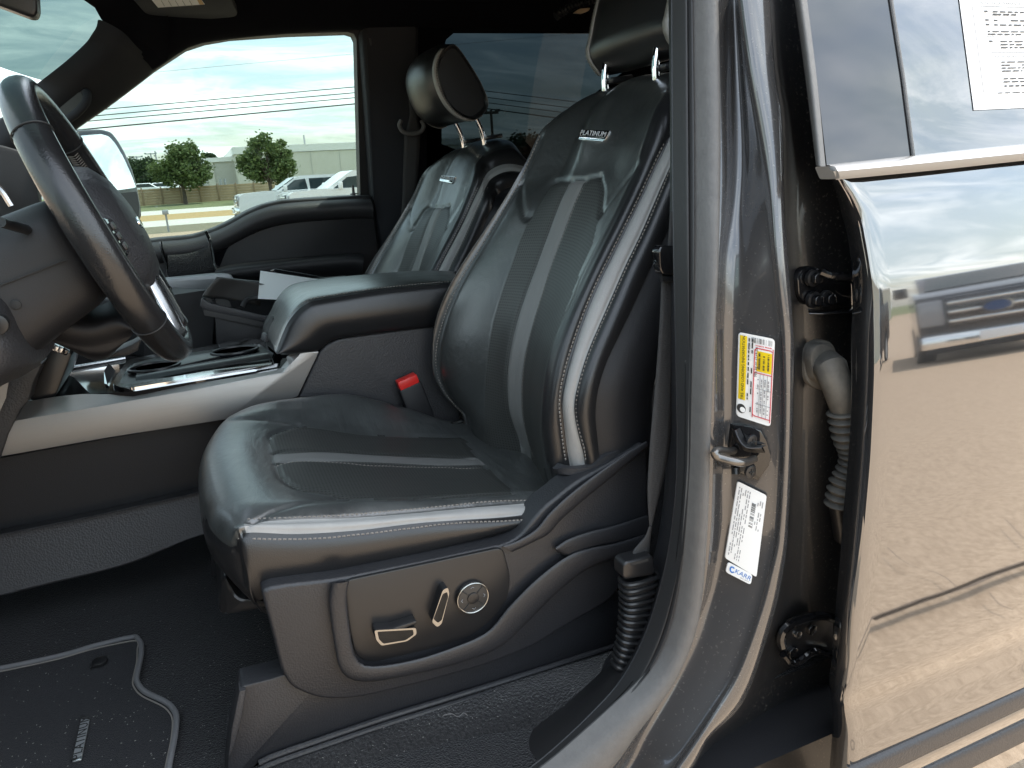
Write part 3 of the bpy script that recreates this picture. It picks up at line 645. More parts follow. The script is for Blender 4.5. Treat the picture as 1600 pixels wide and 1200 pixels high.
b_pillar = loft('door_pillar', [Bt['G3']+(-.004, .012, 0), lp_('G3', 'G4', .3), lp_('G3', 'G4', .85), lp_('G4', 'G5', .5), lp_('G5', 'G6', .08), lp_('G5', 'G6', .35), lp_('G5', 'G6', .65), lp_('G5', 'G6', .93), lp_('G6', 'G6b', .5), lp_('G6b', 'G7', .5), Bt['G7']], M['paint_jamb'], truck, 110, 4, label='painted pillar and sill edge with stickers and latch striker')
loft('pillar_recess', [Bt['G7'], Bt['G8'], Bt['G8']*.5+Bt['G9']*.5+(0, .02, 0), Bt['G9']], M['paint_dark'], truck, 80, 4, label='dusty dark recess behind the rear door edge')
mid = Bt['G2']*.5+Bt['G3']*.5+np.array([-.0, -.020, 0])
g3r = resample(Bt['G3'], 110); g2r = resample(Bt['G2'], 110); gm = (g2r+g3r)/2+np.array([0, -.020, 0])
loft('door_seal', [g2r+(0, .006, 0), g2r*.8+g3r*.2+np.array([0, -.014, 0]), gm, g2r*.2+g3r*.8+np.array([0, -.013, 0]), g3r+(0, .008, 0)], M['rubber_grey'], truck, 110, 5, label='grey bulb seal round the door opening')
g1r = resample(Bt['G1'], 110)
loft('door_seal_lip', [g1r+(0, .010, 0), g1r*.85+g2r*.15+np.array([0, -.010, 0]), g1r*.55+g2r*.45+np.array([0, -.004, 0]), g1r*.5+g2r*.5+np.array([0, .004, 0]), g1r*.25+g2r*.75+np.array([0, -.004, 0]), g2r+(0, .008, 0)], M['rubber'], truck, 110, 4)
g0r = resample(Bt['G0'], 110)
loft('pillar_trim', [g0r+(0.07, .06, 0), g0r+(.004, .006, 0), g0r, g0r*.9+g1r*.1+np.array([0, -.005, 0]), g0r*.5+g1r*.5+np.array([0, -.008, 0]), g1r*.9+g0r*.1+np.array([0, -.003, 0]), g1r+(0, .012, 0)], M['plastic'], truck, 110, 1, linear=True)
# solid pillar core behind the trim, so that the cab is closed
poly('pillar_core', [(.72, .82, .5), (.72, .82, 1.25), (.75, .93, 1.82), (.92, .93, 1.82), (.90, .82, 1.25), (.90, .82, .5)], (0, .06, 0), M['plastic_soft'], truck)

# striker

YB = .662
def _xr(L, y): q = np.array(L, float); return float(np.interp(y, q[:, 1], q[:, 0]))
def B(x, y, d=0):
    a, b = _xr(G5, y), _xr(G6, y); t = min(1.05, max(-.3, (x-a)/(b-a)))
    return PF(x, y, lambda z: yl(.706*(1-t)+.662*t)(z)+d)
stp = poly('latch_striker', [B(x, y, -.004) for x, y in ((1146,664),(1172,666),(1190,673),(1199,690),(1205,712),(1203,728),(1185,752),(1150,738),(1146,715),(1141,700))], (0, .008, 0), M['gloss_black'], truck, bevel=.002, label='black latch striker plate with a steel loop')
loft('striker_web', [np.array([B(1143,668,-.006), B(1150,690,-.007), B(1165,705,-.008), B(1196,708,-.006)]), np.array([B(1148,672,-.014), B(1156,690,-.020), B(1168,700,-.022), B(1190,700,-.014)]), np.array([B(1156,668,-.006), B(1166,688,-.006), B(1176,694,-.006), B(1198,696,-.006)])], M['plastic_smooth'], stp, 16, 5)
tube('striker_loop', [B(1146,704,-.008), B(1138,705,-.030), B(1122,704,-.050), B(1116,708,-.055), B(1122,714,-.056), B(1152,722,-.052), B(1166,722,-.036), B(1178,717,-.010)], .0050, M['dark_steel'], stp, 10, 40)
def screw(x, y, r, name, parent, dep=-.006, fn=B):
    c = fn(x, y, dep); s = disc2(name, c, r, .004, M['plastic_smooth'], parent)
    tube('screw_recess', [c+(-r*.45, -.0045, 0), c+(r*.45, -.0045, 0)], .0010, M['ink_black'], s, 6)
    tube('screw_recess', [c+(0, -.0045, -r*.45), c+(0, -.0045, r*.45)], .0010, M['ink_black'], s, 6)
def disc2(name, c, r, h, m, parent, seg=24, nrm=(0, -1, 0), bevel=.0008):
    n = np.array(nrm, float); n /= np.linalg.norm(n); a = np.array([0, 0, 1.0]) if abs(n[2]) < .9 else np.array([1.0, 0, 0]); a = a-n*(a @ n); a /= np.linalg.norm(a); b = np.cross(n, a)
    ring = [np.array(c)+n*h+r*(math.cos(t)*a+math.sin(t)*b) for t in np.linspace(0, 2*math.pi, seg, endpoint=False)]
    return poly(name, ring, -n*h, m, parent, bevel=bevel)
screw(1173, 689, .0085, 'screw', stp); screw(1171, 736, .0085, 'screw', stp)
tube('striker_peg', [B(1149,731,-.004), B(1149,741,-.006)], .005, M['plastic_smooth'], stp, 10)

# hinges and wiring boot in the recess
def Rr(x, y, d=0): return PF(x, y, lambda z: yl(.728)(z)+d)
h1 = poly('door_hinge', roundpoly([Rr(x, y, -.010) for x, y in ((1246,432),(1258,418),(1276,416),(1286,426),(1300,440),(1332,440),(1334,480),(1290,474),(1262,478),(1248,462))], .006), (0, .012, 0), M['gloss_black'], truck, bevel=.003, label='upper rear door hinge with three bolts')
tube('hinge_arm', [Rr(1282,424,-.03), Rr(1300,430,-.035), Rr(1336,434,-.045)], .005, M['gloss_black'], h1, 8, 10)
loft('hinge_leaf', [np.array([Rr(1262,482,-.008), Rr(1290,484,-.012), Rr(1334,478,-.014)]), np.array([Rr(1264,490,-.030), Rr(1292,490,-.040), Rr(1336,486,-.045)]), np.array([Rr(1266,494,-.012), Rr(1294,496,-.014), Rr(1336,494,-.014)])], M['gloss_black'], h1, 14, 4)
for x, y in ((1267, 434), (1268, 468), (1288, 466)):
    c = Rr(x, y, -.012); disc2('bolt', c, .0105, .006, M['plastic_smooth'], h1, 24); disc2('bolt', c+(0, -.006, 0), .0075, .008, M['gloss_black'], h1, 6)
h2o = [(1220,1000),(1222,985),(1234,972),(1262,962),(1285,960),(1302,964),(1302,1022),(1278,1018),(1262,1026),(1244,1038),(1230,1034),(1222,1020)]
h2 = poly('door_hinge', roundpoly([Rr(x, y, -.006) for x, y in h2o], .006), (0, .008, 0), M['plastic_smooth'], truck, bevel=.002, label='lower rear door hinge, a curved pressed bracket')
tube('hinge_flange', [Rr(x, y, -.014) for x, y in ((1222,1010),(1220,994),(1230,978),(1260,966),(1285,962),(1304,967))], .007, M['gloss_black'], h2, 8, 24)
tube('hinge_flange', [Rr(x, y, -.014) for x, y in ((1224,1022),(1238,1037),(1256,1028),(1272,1018),(1302,1024))], .006, M['gloss_black'], h2, 8, 20)
for x, y in ((1236, 1017), (1266, 982)):
    disc2('bolt', Rr(x, y, -.006), .009, .006, M['gloss_black'], h2, 6)
disc2('bolt', Rr(1245,990,-.006), .006, .005, M['satin'], h2, 12)
wb = poly('wiring_boot', roundpoly([Rr(x, y, -.004) for x, y in ((1256,560),(1262,540),(1280,530),(1300,534),(1308,548),(1308,605),(1290,612),(1270,606),(1258,592))], .010), (0, .008, 0), M['boot'], truck, bevel=.003, label='ribbed rubber boot carrying wires to the rear door')
poly('boot_collar', roundpoly([Rr(x, y, -.016) for x, y in ((1266,560),(1272,542),(1285,536),(1300,540),(1306,552),(1306,598),(1288,602),(1272,594))], .010), (0, .012, 0), M['boot'], wb, bevel=.004)
tube('boot_elbow', [Rr(1290,570,-.012), Rr(1298,575,-.030), Rr(1308,602,-.040), Rr(1315,630,-.040), Rr(1318,648,-.040)], [.021, .021, .0195, .017, .0145], M['boot'], wb, 20)
bp = resample(np.array([Rr(1317,642,-.040), Rr(1320,680,-.042), Rr(1324,706,-.040), Rr(1322,735,-.036), Rr(1314,765,-.034), Rr(1309,790,-.032)]), 110)
s_ = np.linspace(0, 1, 110); base = np.interp(s_, [0, .25, .45, .55, .75, 1], [.019, .015, .0095, .0095, .0165, .0165]); rad = base+.0028*np.sin(s_*2*math.pi*13.5)
tube('boot_bellows', bp, rad, M['boot'], wb, 18)
tube('boot_end', [Rr(1310,788,-.034), Rr(1318,840,-.030)], .013, M['plastic_smooth'], wb, 14)

# ---------------------------------------------------------------- rear door
def Yd(z):
    return float(np.interp(z, [.30, .42, .50, .535, .575, .62, .66, .70, .80, .90, 1.0, 1.1, 1.2, 1.3, 1.36], [.640, .622, .612, .609, .612, .612, .604, .6015, .5995, .600, .6045, .613, .627, .646, .660]))
E1 = [(1306,272),(1322,300),(1340,335),(1352,400),(1361,460),(1363,520),(1362,620),(1357,720),(1350,800),(1342,880),(1334,950),(1326,1020),(1319,1070),(1314,1090),(1322,1130),(1326,1200),(1328,1270),(1330,1330)]
e1 = np.array([PF(x, y, Yd) for x, y in E1])
zz = np.concatenate([np.linspace(1.335, .70, 44), np.linspace(.69, .34, 34)])
xe = np.interp(zz, e1[::-1, 2], e1[::-1, 0])
rows = []
for z, x0 in zip(zz, xe):
    y = Yd(z); xs = np.concatenate([[x0], x0+np.array([.004, .012]), np.linspace(x0+.03, 1.85, 22)])
    rows.append([(x, y+(.004 if k == 0 else .001 if k == 1 else 0)+.012*((x-1.2)/1.0)**2-.006, z) for k, x in enumerate(xs)])
rear_door = mesh('rear_door', np.array(rows).reshape(-1, 3), grid_faces(len(rows), 25), M['paint'], truck, True, 'closed grey rear door with a creased lower edge')
E0 = [(1296,264),(1308,300),(1316,335),(1321,352),(1328,390),(1334,450),(1330,520),(1331,600),(1327,700),(1318,800),(1312,880),(1306,950),(1300,1030),(1296,1060),(1300,1090),(1302,1130),(1297,1200),(1297,1270),(1297,1330)]
Em = [(1301,270),(1318,305),(1330,340),(1338,365),(1344,400),(1349,455),(1349,520),(1348,610),(1343,715),(1336,800),(1328,880),(1320,950),(1313,1025),(1308,1065),(1306,1090),(1312,1130),(1312,1200),(1313,1270),(1314,1330)]
l0 = resample([PF(x, y, lambda z: Yd(z)+.042) for x, y in E0], 80); lm = resample([PF(x, y, lambda z: Yd(z)+.010) for x, y in Em], 80)
l1 = np.stack([xe, np.array([Yd(z)-.002 for z in zz]), zz], -1)
loft('door_edge', [l0+(0.05, .03, 0), l0, l0*.5+lm*.5+np.array([0, .004, 0]), lm, lm*.4+resample(l1, 80)*.6+np.array([0, -.006, 0]), l1], M['paint'], rear_door, 80, 4)
# belt trim
tA = LP([(1296,258),(1400,247),(1500,236),(1600,226),(1850,202)], .640); tB = LP([(1296,264),(1400,254),(1500,244),(1600,234),(1850,210)], .626); tC = LP([(1302,268),(1400,259),(1500,249),(1600,239),(1850,214)], .622); tD = LP([(1306,281),(1400,272),(1500,262),(1600,251),(1850,227)], .630)
bt = loft('belt_trim', [tA+(0, .02, 0), tA, tB, tC], M['satin'], rear_door, 12, 3, label='bright trim along the base of the rear window')
loft('belt_trim_lower', [tC, (tC+tD)/2+np.array([0, -.001, 0]), tD], M['galv'], bt, 12, 2)
poly('belt_trim_cap', roundpoly([P(1295,260,.628), P(1304,259,.620), P(1310,268,.620), P(1313,279,.622), P(1303,280,.630)], .003), (0, .02, 0), M['galv'], bt, bevel=.002)
# lower cladding strip
lo = [(.690, .0), (.770, 0)]
def strip(z0, z1, yo, name, m, parent, x0=.60):
    pr = [(yo+.004, z1+.004), (yo-.006, z1), (yo-.007, (z0+z1)/2), (yo-.006, z0), (yo+.004, z0-.004)]
    cs = [np.array([(x, Yd(z)+y_, z) for x in np.linspace(x0, 1.85, 12)]) for y_, z in pr]
    return loft(name, cs, m, parent, 12, 2)
strip(.487, .523, -.004, 'door_moulding', M['plastic_grey'], rear_door, .715)
strip(.452, .482, -.001, 'door_moulding', M['paint'], rear_door, .715)
strip(.395, .445, -.003, 'step_moulding', M['plastic_grey'], rear_door, .72)
# window: edge seal, gloss applique, glass
Yw = lambda z: .640+max(-.05, z-1.31)*.34
Ws = lambda pts, d=0: [PF(x, y, lambda z: Yw(z)+d) for x, y in pts]
wseal = loft('window_seal', [np.array(Ws([(1236,-40),(1258,120),(1275,258)], .03)), np.array(Ws([(1241,-40),(1262,120),(1277,259)], -.004)), np.array(Ws([(1249,-40),(1270,120),(1284,260)], -.012)), np.array(Ws([(1256,-40),(1276,120),(1290,260)], -.004))], M['rubber_grey'], rear_door, 16, 4)
poly('pillar_applique', Ws([(1256,-40),(1276,120),(1292,259),(1426,243),(1409,120),(1383,-40)], .0), (0, .004, 0), M['gloss_black'], rear_door)
tube('applique_joint', Ws([(1386,-40),(1411,120),(1427,243)], -.001), .0022, M['rubber_grey'], rear_door, 8)
poly('window_glass', Ws([(1387,-40),(1412,120),(1428,243),(1600,225),(1850,198),(1850,-60)], .0), (0, .004, 0), M['glass_dark'], rear_door)
poly('window_backing', [(.74, .70, 1.34), (1.9, .70, 1.34), (1.9, .86, 1.80), (.74, .86, 1.80)], (0, .006, 0), M['headliner'], rear_door)

# ---------------------------------------------------------------- cab shell
def Yp(z): return 2.43-max(0.0, z-1.25)*.42
Pp = lambda pts, d=0: [PF(x, y, lambda z: Yp(z)+d) for x, y in pts]
headl = mesh('headliner', [(-.07, .86, 1.795), (.6, .86, 1.80), (2.1, .86, 1.80), (-.07, 2.06, 1.795), (.6, 2.08, 1.80), (2.1, 2.08, 1.80)], [(0, 1, 4, 3), (1, 2, 5, 4)], M['headliner'], truck, False, label='black roof lining')
mesh('roof', [(-.06, .86, 1.86), (2.2, .86, 1.86), (2.2, 2.28, 1.86), (-.06, 2.28, 1.86), (-.06, .80, 1.76), (2.2, .80, 1.76), (2.2, 2.36, 1.76), (-.06, 2.30, 1.80)], [(0, 1, 2, 3), (0, 4, 5, 1), (2, 6, 7, 3), (0, 3, 7, 4), (1, 5, 6, 2)], M['paint'], truck, False)
wtop = [(175,160),(200,139),(240,108),(290,75),(320,65),(360,58),(450,52),(545,49),(556,54)]
rail_t = np.array([(-.11, 2.055, 1.765), (-.04, 2.06, 1.79), (.1, 2.07, 1.80), (.3, 2.08, 1.80), (.46, 2.08, 1.80), (.6, 2.08, 1.80), (2.1, 2.08, 1.80)])
loft('roof_rail', [rail_t, (np.vstack([Pp([(234,103),(290,70),(330,60),(420,51),(560,44)], -.05), Pp([(700,42),(1000,44)], -.05)])), (np.vstack([Pp([(238,108),(291,73),(330,63),(420,54),(560,46)], .01), Pp([(700,48),(1000,50)], .01)]))], M['headliner'], truck, 40, 5)
poly('windshield_header', [P(x, y, yy) for x, y, yy in ((100,-20,1.90),(128,-2,1.98),(148,12,2.05),(158,30,2.075),(176,48,2.11),(205,76,2.16),(240,107,2.215),(262,93,2.205),(265,40,2.12),(255,-20,2.05))], (.0, .025, .006), M['headliner'], truck)
mesh('cab_rear_wall', [(2.05, .8, .55), (2.05, 2.44, .55), (2.05, 2.44, 1.25), (2.05, .8, 1.25), (2.05, .9, 1.82), (2.05, 2.25, 1.82)], [(0, 1, 2, 3), (3, 2, 5, 4)], M['plastic_soft'], truck, False)
mesh('floor_pan', [(-1.0, .66, .53), (2.05, .66, .53), (2.05, 2.5, .53), (-1.0, 2.5, .53)], [(0, 1, 2, 3)], M['plastic_soft'], truck, False)
mesh('firewall', [(-.95, .66, .53), (-.95, 2.5, .53), (-.80, 2.48, 1.22), (-.80, .68, 1.22)], [(0, 1, 2, 3)], M['plastic_soft'], truck, False)
mesh('driver_roof_rail', [(-.3, .80, 1.70), (.7, .84, 1.74), (2.05, .84, 1.74), (2.05, .90, 1.83), (.7, .90, 1.83), (-.3, .90, 1.80)], [(0, 1, 4, 5), (1, 2, 3, 4)], M['headliner'], truck, False)
# dash top and screen base
box('dashboard', (-.66, 1.57, 1.10), (.42, 1.66, .22), M['plastic_soft'], truck, None, .05)
# windshield with its shade band: one raked pane between the pillars
def wsp(t, s):   # t from top (0) to cowl (1); s from the passenger pillar (0) to the driver pillar (1)
    top = np.array([-.128, 2.10, 1.760]); low = np.array([-.308, 2.25, 1.621]); d = low-top
    a = top+d*t*(1.0 if t < 1.5 else 1.0); m = a.copy(); m[1] = 3.14-a[1]; c = a*(1-s)+m*s; c[0] -= .16*4*s*(1-s)*.5; return c
def pane(name, t0, t1, m):
    pts = np.array([[wsp(t, s) for s in np.linspace(-.16, 1.16, 20)] for t in np.linspace(t0, t1, 6)])
    return mesh(name, pts.reshape(-1, 3), grid_faces(6, 20), m, truck, True)
pane('windshield_shade_band', -.32, .93, M['glass_band']); pane('windshield', .935, 3.1, M['glass'])

# passenger A-pillar trim
ap_o = [(157,31),(157,35),(154,43),(148,52),(138,66),(110,92),(80,116),(52,138),(20,170),(-40,225)]
ap_i = [(246,101),(245,102),(243,104),(241,106),(236,110),(224,121),(200,139),(165,165),(120,197),(40,260)]
ao = LP(ap_o, [2.08,2.085,2.095,2.11,2.14,2.17,2.20,2.24,2.27,2.32]); ai = np.array(Pp(ap_i, -.02))
a_pillar = loft('windscreen_pillar', [ao+(-.01, .02, -.005), ao, ao*.7+ai*.3+np.array([.01, -.035, 0]), ao*.35+ai*.65+np.array([.0, -.03, 0]), ai, ai+(0, .04, 0)], M['pillar_cloth'], truck, 40, 5, label='dark pillar trim between the windscreen and passenger window')
gh = LP([(130,150),(136,145),(134,160),(118,178),(98,192),(84,206),(70,222)], [2.22,2.20,2.185,2.19,2.20,2.21,2.23])
tube('grab_handle', gh, .010, M['pillar_cloth'], a_pillar, 12, 40)
hl = LP([(126,142),(134,150),(126,166),(96,190),(66,212),(56,206),(70,190),(96,166)], [2.205,2.205,2.205,2.21,2.22,2.22,2.215,2.21])
poly('handle_hollow', roundpoly(hl, .02), (0.0, .012, 0), M['plastic_smooth'], a_pillar)

# sun visor, mirror, dome light
vz = lambda x, y, z=1.755: PZ(x, y, z)
visor = poly('sun_visor', roundpoly([vz(190,-20), vz(225,20), vz(240,28), vz(268,32), vz(280,34), vz(368,27), vz(372,22), vz(352,-20)], .015), (0, 0, .018), M['pillar_cloth'], truck, bevel=.004, label='black sun visor with a white warning label')
lab = poly('warning_label', [vz(232,-6,1.752), vz(247,12,1.752), vz(320,7,1.752), vz(310,-6,1.752)], (0, 0, .001), M['paper'], visor)
poly('label_band', [vz(307,-2,1.7515), vz(312,7.4,1.7515), vz(319,7,1.7515), vz(313,-2,1.7515)], (0, 0, .0005), M['tan_label'], lab)
for k in range(5): tube('label_print', [vz(252+k*11,1,1.7515), vz(257+k*11,9.5,1.7515)], .0006, M['ink'], lab, 4)
mir = poly('rear_view_mirror', roundpoly([P(-40,-30,1.42), P(56,-30,1.42), P(58.5,16,1.42), P(55,25,1.42), P(46,26,1.42), P(-40,-6,1.42)], .008), (.0, .03, 0), M['plastic_smooth'], truck, bevel=.006, seg=3)
dl = LP([(868,26),(880,18),(900,8),(925,0),(945,-8)], 1.98)
pp_ = resample(dl, 90); tube('coat_hook_coil', pp_, .010+.0025*np.sin(np.linspace(0, 1, 90)*2*math.pi*16), M['plastic_soft'], truck, 12)
poly('dome_lamp', roundpoly([P(897,20,1.98), P(906,13,1.98), P(923,12,1.98), P(920,17,1.98), P(910,21,1.98)], .004), (0, .01, 0), mat('lamp_lens', (.75, .55, .34), .3), truck, bevel=.002)

# ---------------------------------------------------------------- passenger door and side
pdoor = poly('passenger_door', Pp([(225,377),(250,373),(300,368),(335,357),(360,345),(385,331),(410,320),(440,313),(500,309),(560,305),(578,305),(584,314),(592,380),(604,470),(604,640),(225,640)], -.06), (0, .06, 0), M['plastic_soft'], truck, bevel=.010, seg=3, label='passenger door with swept armrest and closed window')
# padded top roll following the window sill
roll = np.array(Pp([(150,400),(225,383),(250,379),(300,374),(335,363),(362,350),(387,336),(412,326),(442,319),(500,314),(560,311),(580,312)], -.075))
loft('door_top_roll', [roll+(0, .07, .012), roll+(0, .03, .006), roll+(0, -.004, -.006), roll+(0, -.016, -.028), roll+(0, .0, -.052), roll+(0, .03, -.064)], M['plastic_grey'], pdoor, 60, 4)
poly('door_recess', roundpoly(Pp([(330,402),(338,388),(392,352),(420,343),(470,338),(546,333),(560,340),(572,394),(340,418)], -.064), .02), (0, .004, 0), M['headliner'], pdoor)
armr = [LP([(338,420),(362,413),(420,406),(500,399),(550,395),(566,396)], 2.34), LP([(336,424),(362,418),(420,411),(500,403),(552,400),(568,402)], 2.27), LP([(336,430),(364,427),(420,420),(500,412),(552,408),(568,410)], 2.255), LP([(338,436),(364,436),(420,432),(500,424),(550,421),(566,424)], 2.265), LP([(340,446),(364,448),(420,446),(500,442),(548,438),(564,440)], 2.30), LP([(344,470),(364,470),(420,470),(500,466),(546,460),(560,460)], 2.36)]
loft('door_armrest', armr, M['plastic_soft'], pdoor, 40, 4)
for ln in ([(251,377),(253,390),(257,404),(261,420),(262,438)], [(321,361),(327,374),(331,392),(333,408),(337,420)]):
    tube('chrome_strip', Pp(ln, -.094), .0055, M['chrome'], pdoor, 8, 20)
loft('speaker_cover', [np.array(Pp([(262,398),(290,396),(312,389),(326,380)], -.085)), np.array(Pp([(262,402),(290,400),(314,394),(328,386)], -.10)), np.array(Pp([(263,430),(290,428),(318,424),(334,418)], -.10)), np.array(Pp([(264,440),(290,438),(320,434),(336,428)], -.085))], mat('speaker_mesh', (.012, .012, .013), .6, bump=[('voronoi', 300, 1.0, .002)]), pdoor, 16, 4)
pull = poly('door_pull', roundpoly([P(x, y, 2.23) for x, y in ((225,440),(262,436),(345,428),(360,429),(366,436),(350,440),(338,452),(276,463),(225,470))], .006), (0, .05, 0), M['galv'], pdoor, bevel=.004, label='silver door pull trim')
pin = Pp([(553,306)], -.02)[0]
cyl('lock_pin', pin+(0, 0, -.004), pin+(0, 0, .032), .0055, M['plastic_smooth'], pdoor, 12, .003)
disc2('lock_pin_collar', pin+(0, 0, .004), .011, .004, M['plastic_smooth'], pdoor, 16, (0, 0, 1))
# window frame with glass
win = [(226,376),(300,368),(335,357),(385,330),(410,319),(440,312),(500,308),(563,305),(557,62),(553,53),(543,50),(450,53),(360,59),(320,66),(290,76),(240,109),(200,140),(165,166),(120,197),(60,245),(60,400)]
out = [(226,386),(300,378),(340,366),(390,339),(415,328),(440,321),(500,317),(582,314),(574,62),(568,44),(550,38),(450,41),(360,47),(312,53),(280,66),(232,99),(192,130),(155,157),(108,190),(40,240),(40,420)]
poly('window_frame', Pp(out, .01), (0, .05, 0), M['rubber'], pdoor, holes=[Pp(win, .01)])
poly('window_glass', Pp(out, .04), (0, .004, 0), M['glass'], pdoor)
# outside mirror hung on the door
mo = [(121,205),(128,202),(160,201),(175,205),(184,216),(196,236),(208,264),(216,292),(222,325),(223,340),(216,349),(206,352),(188,356),(150,356),(120,340)]
MC = P(172, 275, 2.80); MN = np.array([.80, -.58, .13]); MN /= np.linalg.norm(MN)
def PM(x, y, d=0):
    r_ = ray(x, y); return _o+r_*(((MC-_o) @ MN + d)/(r_ @ MN))
mirp = poly('side_mirror', roundpoly([PM(x, y, -.006) for x, y in mo], .012), -MN*.11, M['gloss_black'], pdoor, bevel=.010, seg=3, label='black passenger side mirror reflecting the sky')
poly('mirror_glass', roundpoly([PM(x, y) for x, y in ((125,212),(158,209.5),(170,213),(180,224),(192,244),(204,270),(213,293),(170,299),(126,302))], .008), -MN*.004, M['mirror'], mirp)
poly('spotter_glass', roundpoly([PM(x, y) for x, y in ((150,306),(180,303),(214,299),(218,322),(217,338),(205,345),(170,348),(150,346))], .008), -MN*.004, M['plastic_soft'], mirp)
# passenger B-pillar and side behind it
bp_ = poly('pillar_cover', Pp([(566,50),(572,36),(586,30),(655,30),(655,330),(640,470),(604,470),(592,380),(583,312)], -.05), (0, .06, 0), M['pillar_cloth'], truck, bevel=.012, seg=3, label='dark trim on the far pillar between the doors')
tube('pillar_cover_seam', Pp([(578,60),(590,110),(596,200),(600,305),(612,420)], -.052), .004, M['rubber'], bp_, 8, 30)
box('pillar_cover_joint', np.array(Pp([(628,306)], -.052)[0]), (.11, .006, .004), M['rubber'], bp_)
side_out = [(645,30),(645,480),(1060,480),(1060,30)]
side_win = [(690,225),(691,120),(692,82),(697,62),(712,49),(960,50),(1058,52),(1058,300),(780,262),(724,238)]
poly('rear_side_trim', Pp(side_out, .0), (0, .03, 0), M['headliner'], truck, holes=[Pp(roundpoly([np.array((x, y, 0.)) for x, y in side_win], 8) if False else side_win, .0)])
poly('rear_side_window', Pp(side_out, .028), (0, .004, 0), M['glass_tint'], truck, label='tinted rear passenger window')
mesh('passenger_side_panel', [(-1.0, 2.49, .5), (2.1, 2.49, .5), (2.1, 2.49, 1.15), (-1.0, 2.49, 1.15)], [(0, 1, 2, 3)], M['paint'], truck, False)

# ---------------------------------------------------------------- floor, sill, seat riser
cx = [(-.95, .72), (1.0, .72), (1.0, 2.45), (-.95, 2.45)]
xs = np.linspace(-.95, 1.0, 60); ys = np.linspace(.735, 2.45, 50); GV = []
for x in xs:
    for y in ys: GV.append((x, y, .590+.10*max(0, (-.35-x))**1.3*1.2+.003*math.sin(x*23)*math.sin(y*19)))
mesh('carpet', GV, grid_faces(60, 50), M['carpet'], truck, True, 'black carpet in the driver footwell')
rise = [(375,1073),(424,1061),(442,1055),(520,1035),(800,960),(960,918),(975,935),(966,1000),(961,1009),(880,1036),(700,1092),(600,1122),(500,1157),(431,1180),(405,1190),(385,1215),(352,1230),(360,1150),(370,1108)]
RY = .888
riser = poly('seat_riser', roundpoly([P(x, y, RY) for x, y in rise], .006), (0, .04, 0), M['plastic'], truck, bevel=.005, label='black plastic cover along the base of the driver seat')
for dy_, yy in ((0, .882), (11, .879)):
    tube('riser_rib', [P(x, y+dy_, yy) for x, y in ((405,1192),(431,1180),(500,1156),(600,1122),(700,1091),(800,1060),(961,1009))], .0042, M['plastic'], riser, 8, 40)
poly('riser_clip', [P(374,1080,.882), P(384,1078,.882), P(378,1120,.882), P(366,1165,.882), P(356,1190,.882), P(362,1140,.882)], (0, .02, 0), M['plastic_grey'], riser, bevel=.002)
poly('riser_cap', [P(378,1070,.90), P(420,1060,.90), P(424,1064,.888), P(380,1077,.888)], (0, .03, 0), M['plastic_smooth'], riser)
# lighter carpet strip on the inner sill
cs1 = LP([(330,1250),(430,1195),(500,1172),(600,1136),(700,1105),(800,1073),(965,1022),(1000,1005)], .876); cs2 = LP([(560,1300),(690,1225),(760,1195),(830,1145),(880,1108),(920,1075),(950,1045),(985,1005)], .80)
loft('sill_carpet', [cs1+(0, .01, .004), cs1*.6+cs2*.4+np.array([0, 0, -.002]), cs2], M['carpet_light'], truck, 30, 4, label='short black carpet strip between seat base and sill')
sp1 = cs2; sp2 = LP([(640,1330),(760,1240),(812,1206),(870,1160),(915,1120),(955,1078),(985,1040),(1022,985)], .752)
loft('sill_plate', [sp1+(0, .006, 0), sp1*.6+sp2*.4+np.array([0, 0, .006]), sp2+(0, 0, .004), sp2+(0, -.05, .0)], M['plastic_smooth'], truck, 30, 4)

# ---------------------------------------------------------------- centre console
YCN = 1.42

console = poly('centre_console', [P(x, y, YCN+.05) for x, y in ((-60,735),(0,716),(356,652),(520,620),(620,610),(620,900),(330,900),(330,760),(0,832),(-60,845))], (0, .20, 0), M['plastic_soft'], truck, label='centre console with brushed metal sides and padded armrest')
trim_lo = LP([(-60,728),(0,714),(169,684),(356,655),(465,620)], YCN); trim_ch = LP([(-60,690),(22,657),(150,635),(300,609),(442,582),(478,578)], YCN-.002); trim_up = LP([(-30,640),(45,627),(124,616),(206,612),(320,594),(439,576),(447,554),(470,552)], [YCN+.03]*5+[YCN+.012, YCN+.008, YCN+.01])
side_ = poly('metal_trim', roundpoly([P(x, y, YCN) for x, y in ((-60,728),(0,714),(169,684),(356,655),(465,620),(499,549),(470,551),(452,570),(442,582),(300,609),(150,635),(22,657),(-60,672))], .004), (0, .04, 0), M['brushed'], console, bevel=.003, label='brushed aluminium side trim')
loft('metal_chamfer', [LP([(-60,674),(22,658),(150,636),(300,610),(442,583),(453,570),(470,552)], YCN-.0005), LP([(-60,655),(45,627),(124,616),(206,612.5),(439,576.5),(447,555),(468,549)], [YCN+.03]*4+[YCN+.014, YCN+.012, YCN+.008])], M['brushed'], side_, 40, 2, linear=True)
topz = P(200, 600, 1.5)[2]
topp = lambda x, y: PZ(x, y, topz)
poly('console_top', [topp(-40,655), topp(45,627), topp(124,616), topp(206,612), topp(400,580), topp(440,553), topp(395,527), topp(235,556), topp(110,576), topp(-40,600)], (0, 0, -.012), M['gloss_black'], console)
fr = [topp(x, y) for x, y in ((177,605),(184,590),(200,567),(235,559),(398,534),(414,535),(441,553),(437,572),(206,611),(190,610))]
fin = [topp(x, y) for x, y in ((188,603),(194,590),(207,572),(238,565),(396,541),(406,542),(428,556),(425,567),(210,604),(200,605))]
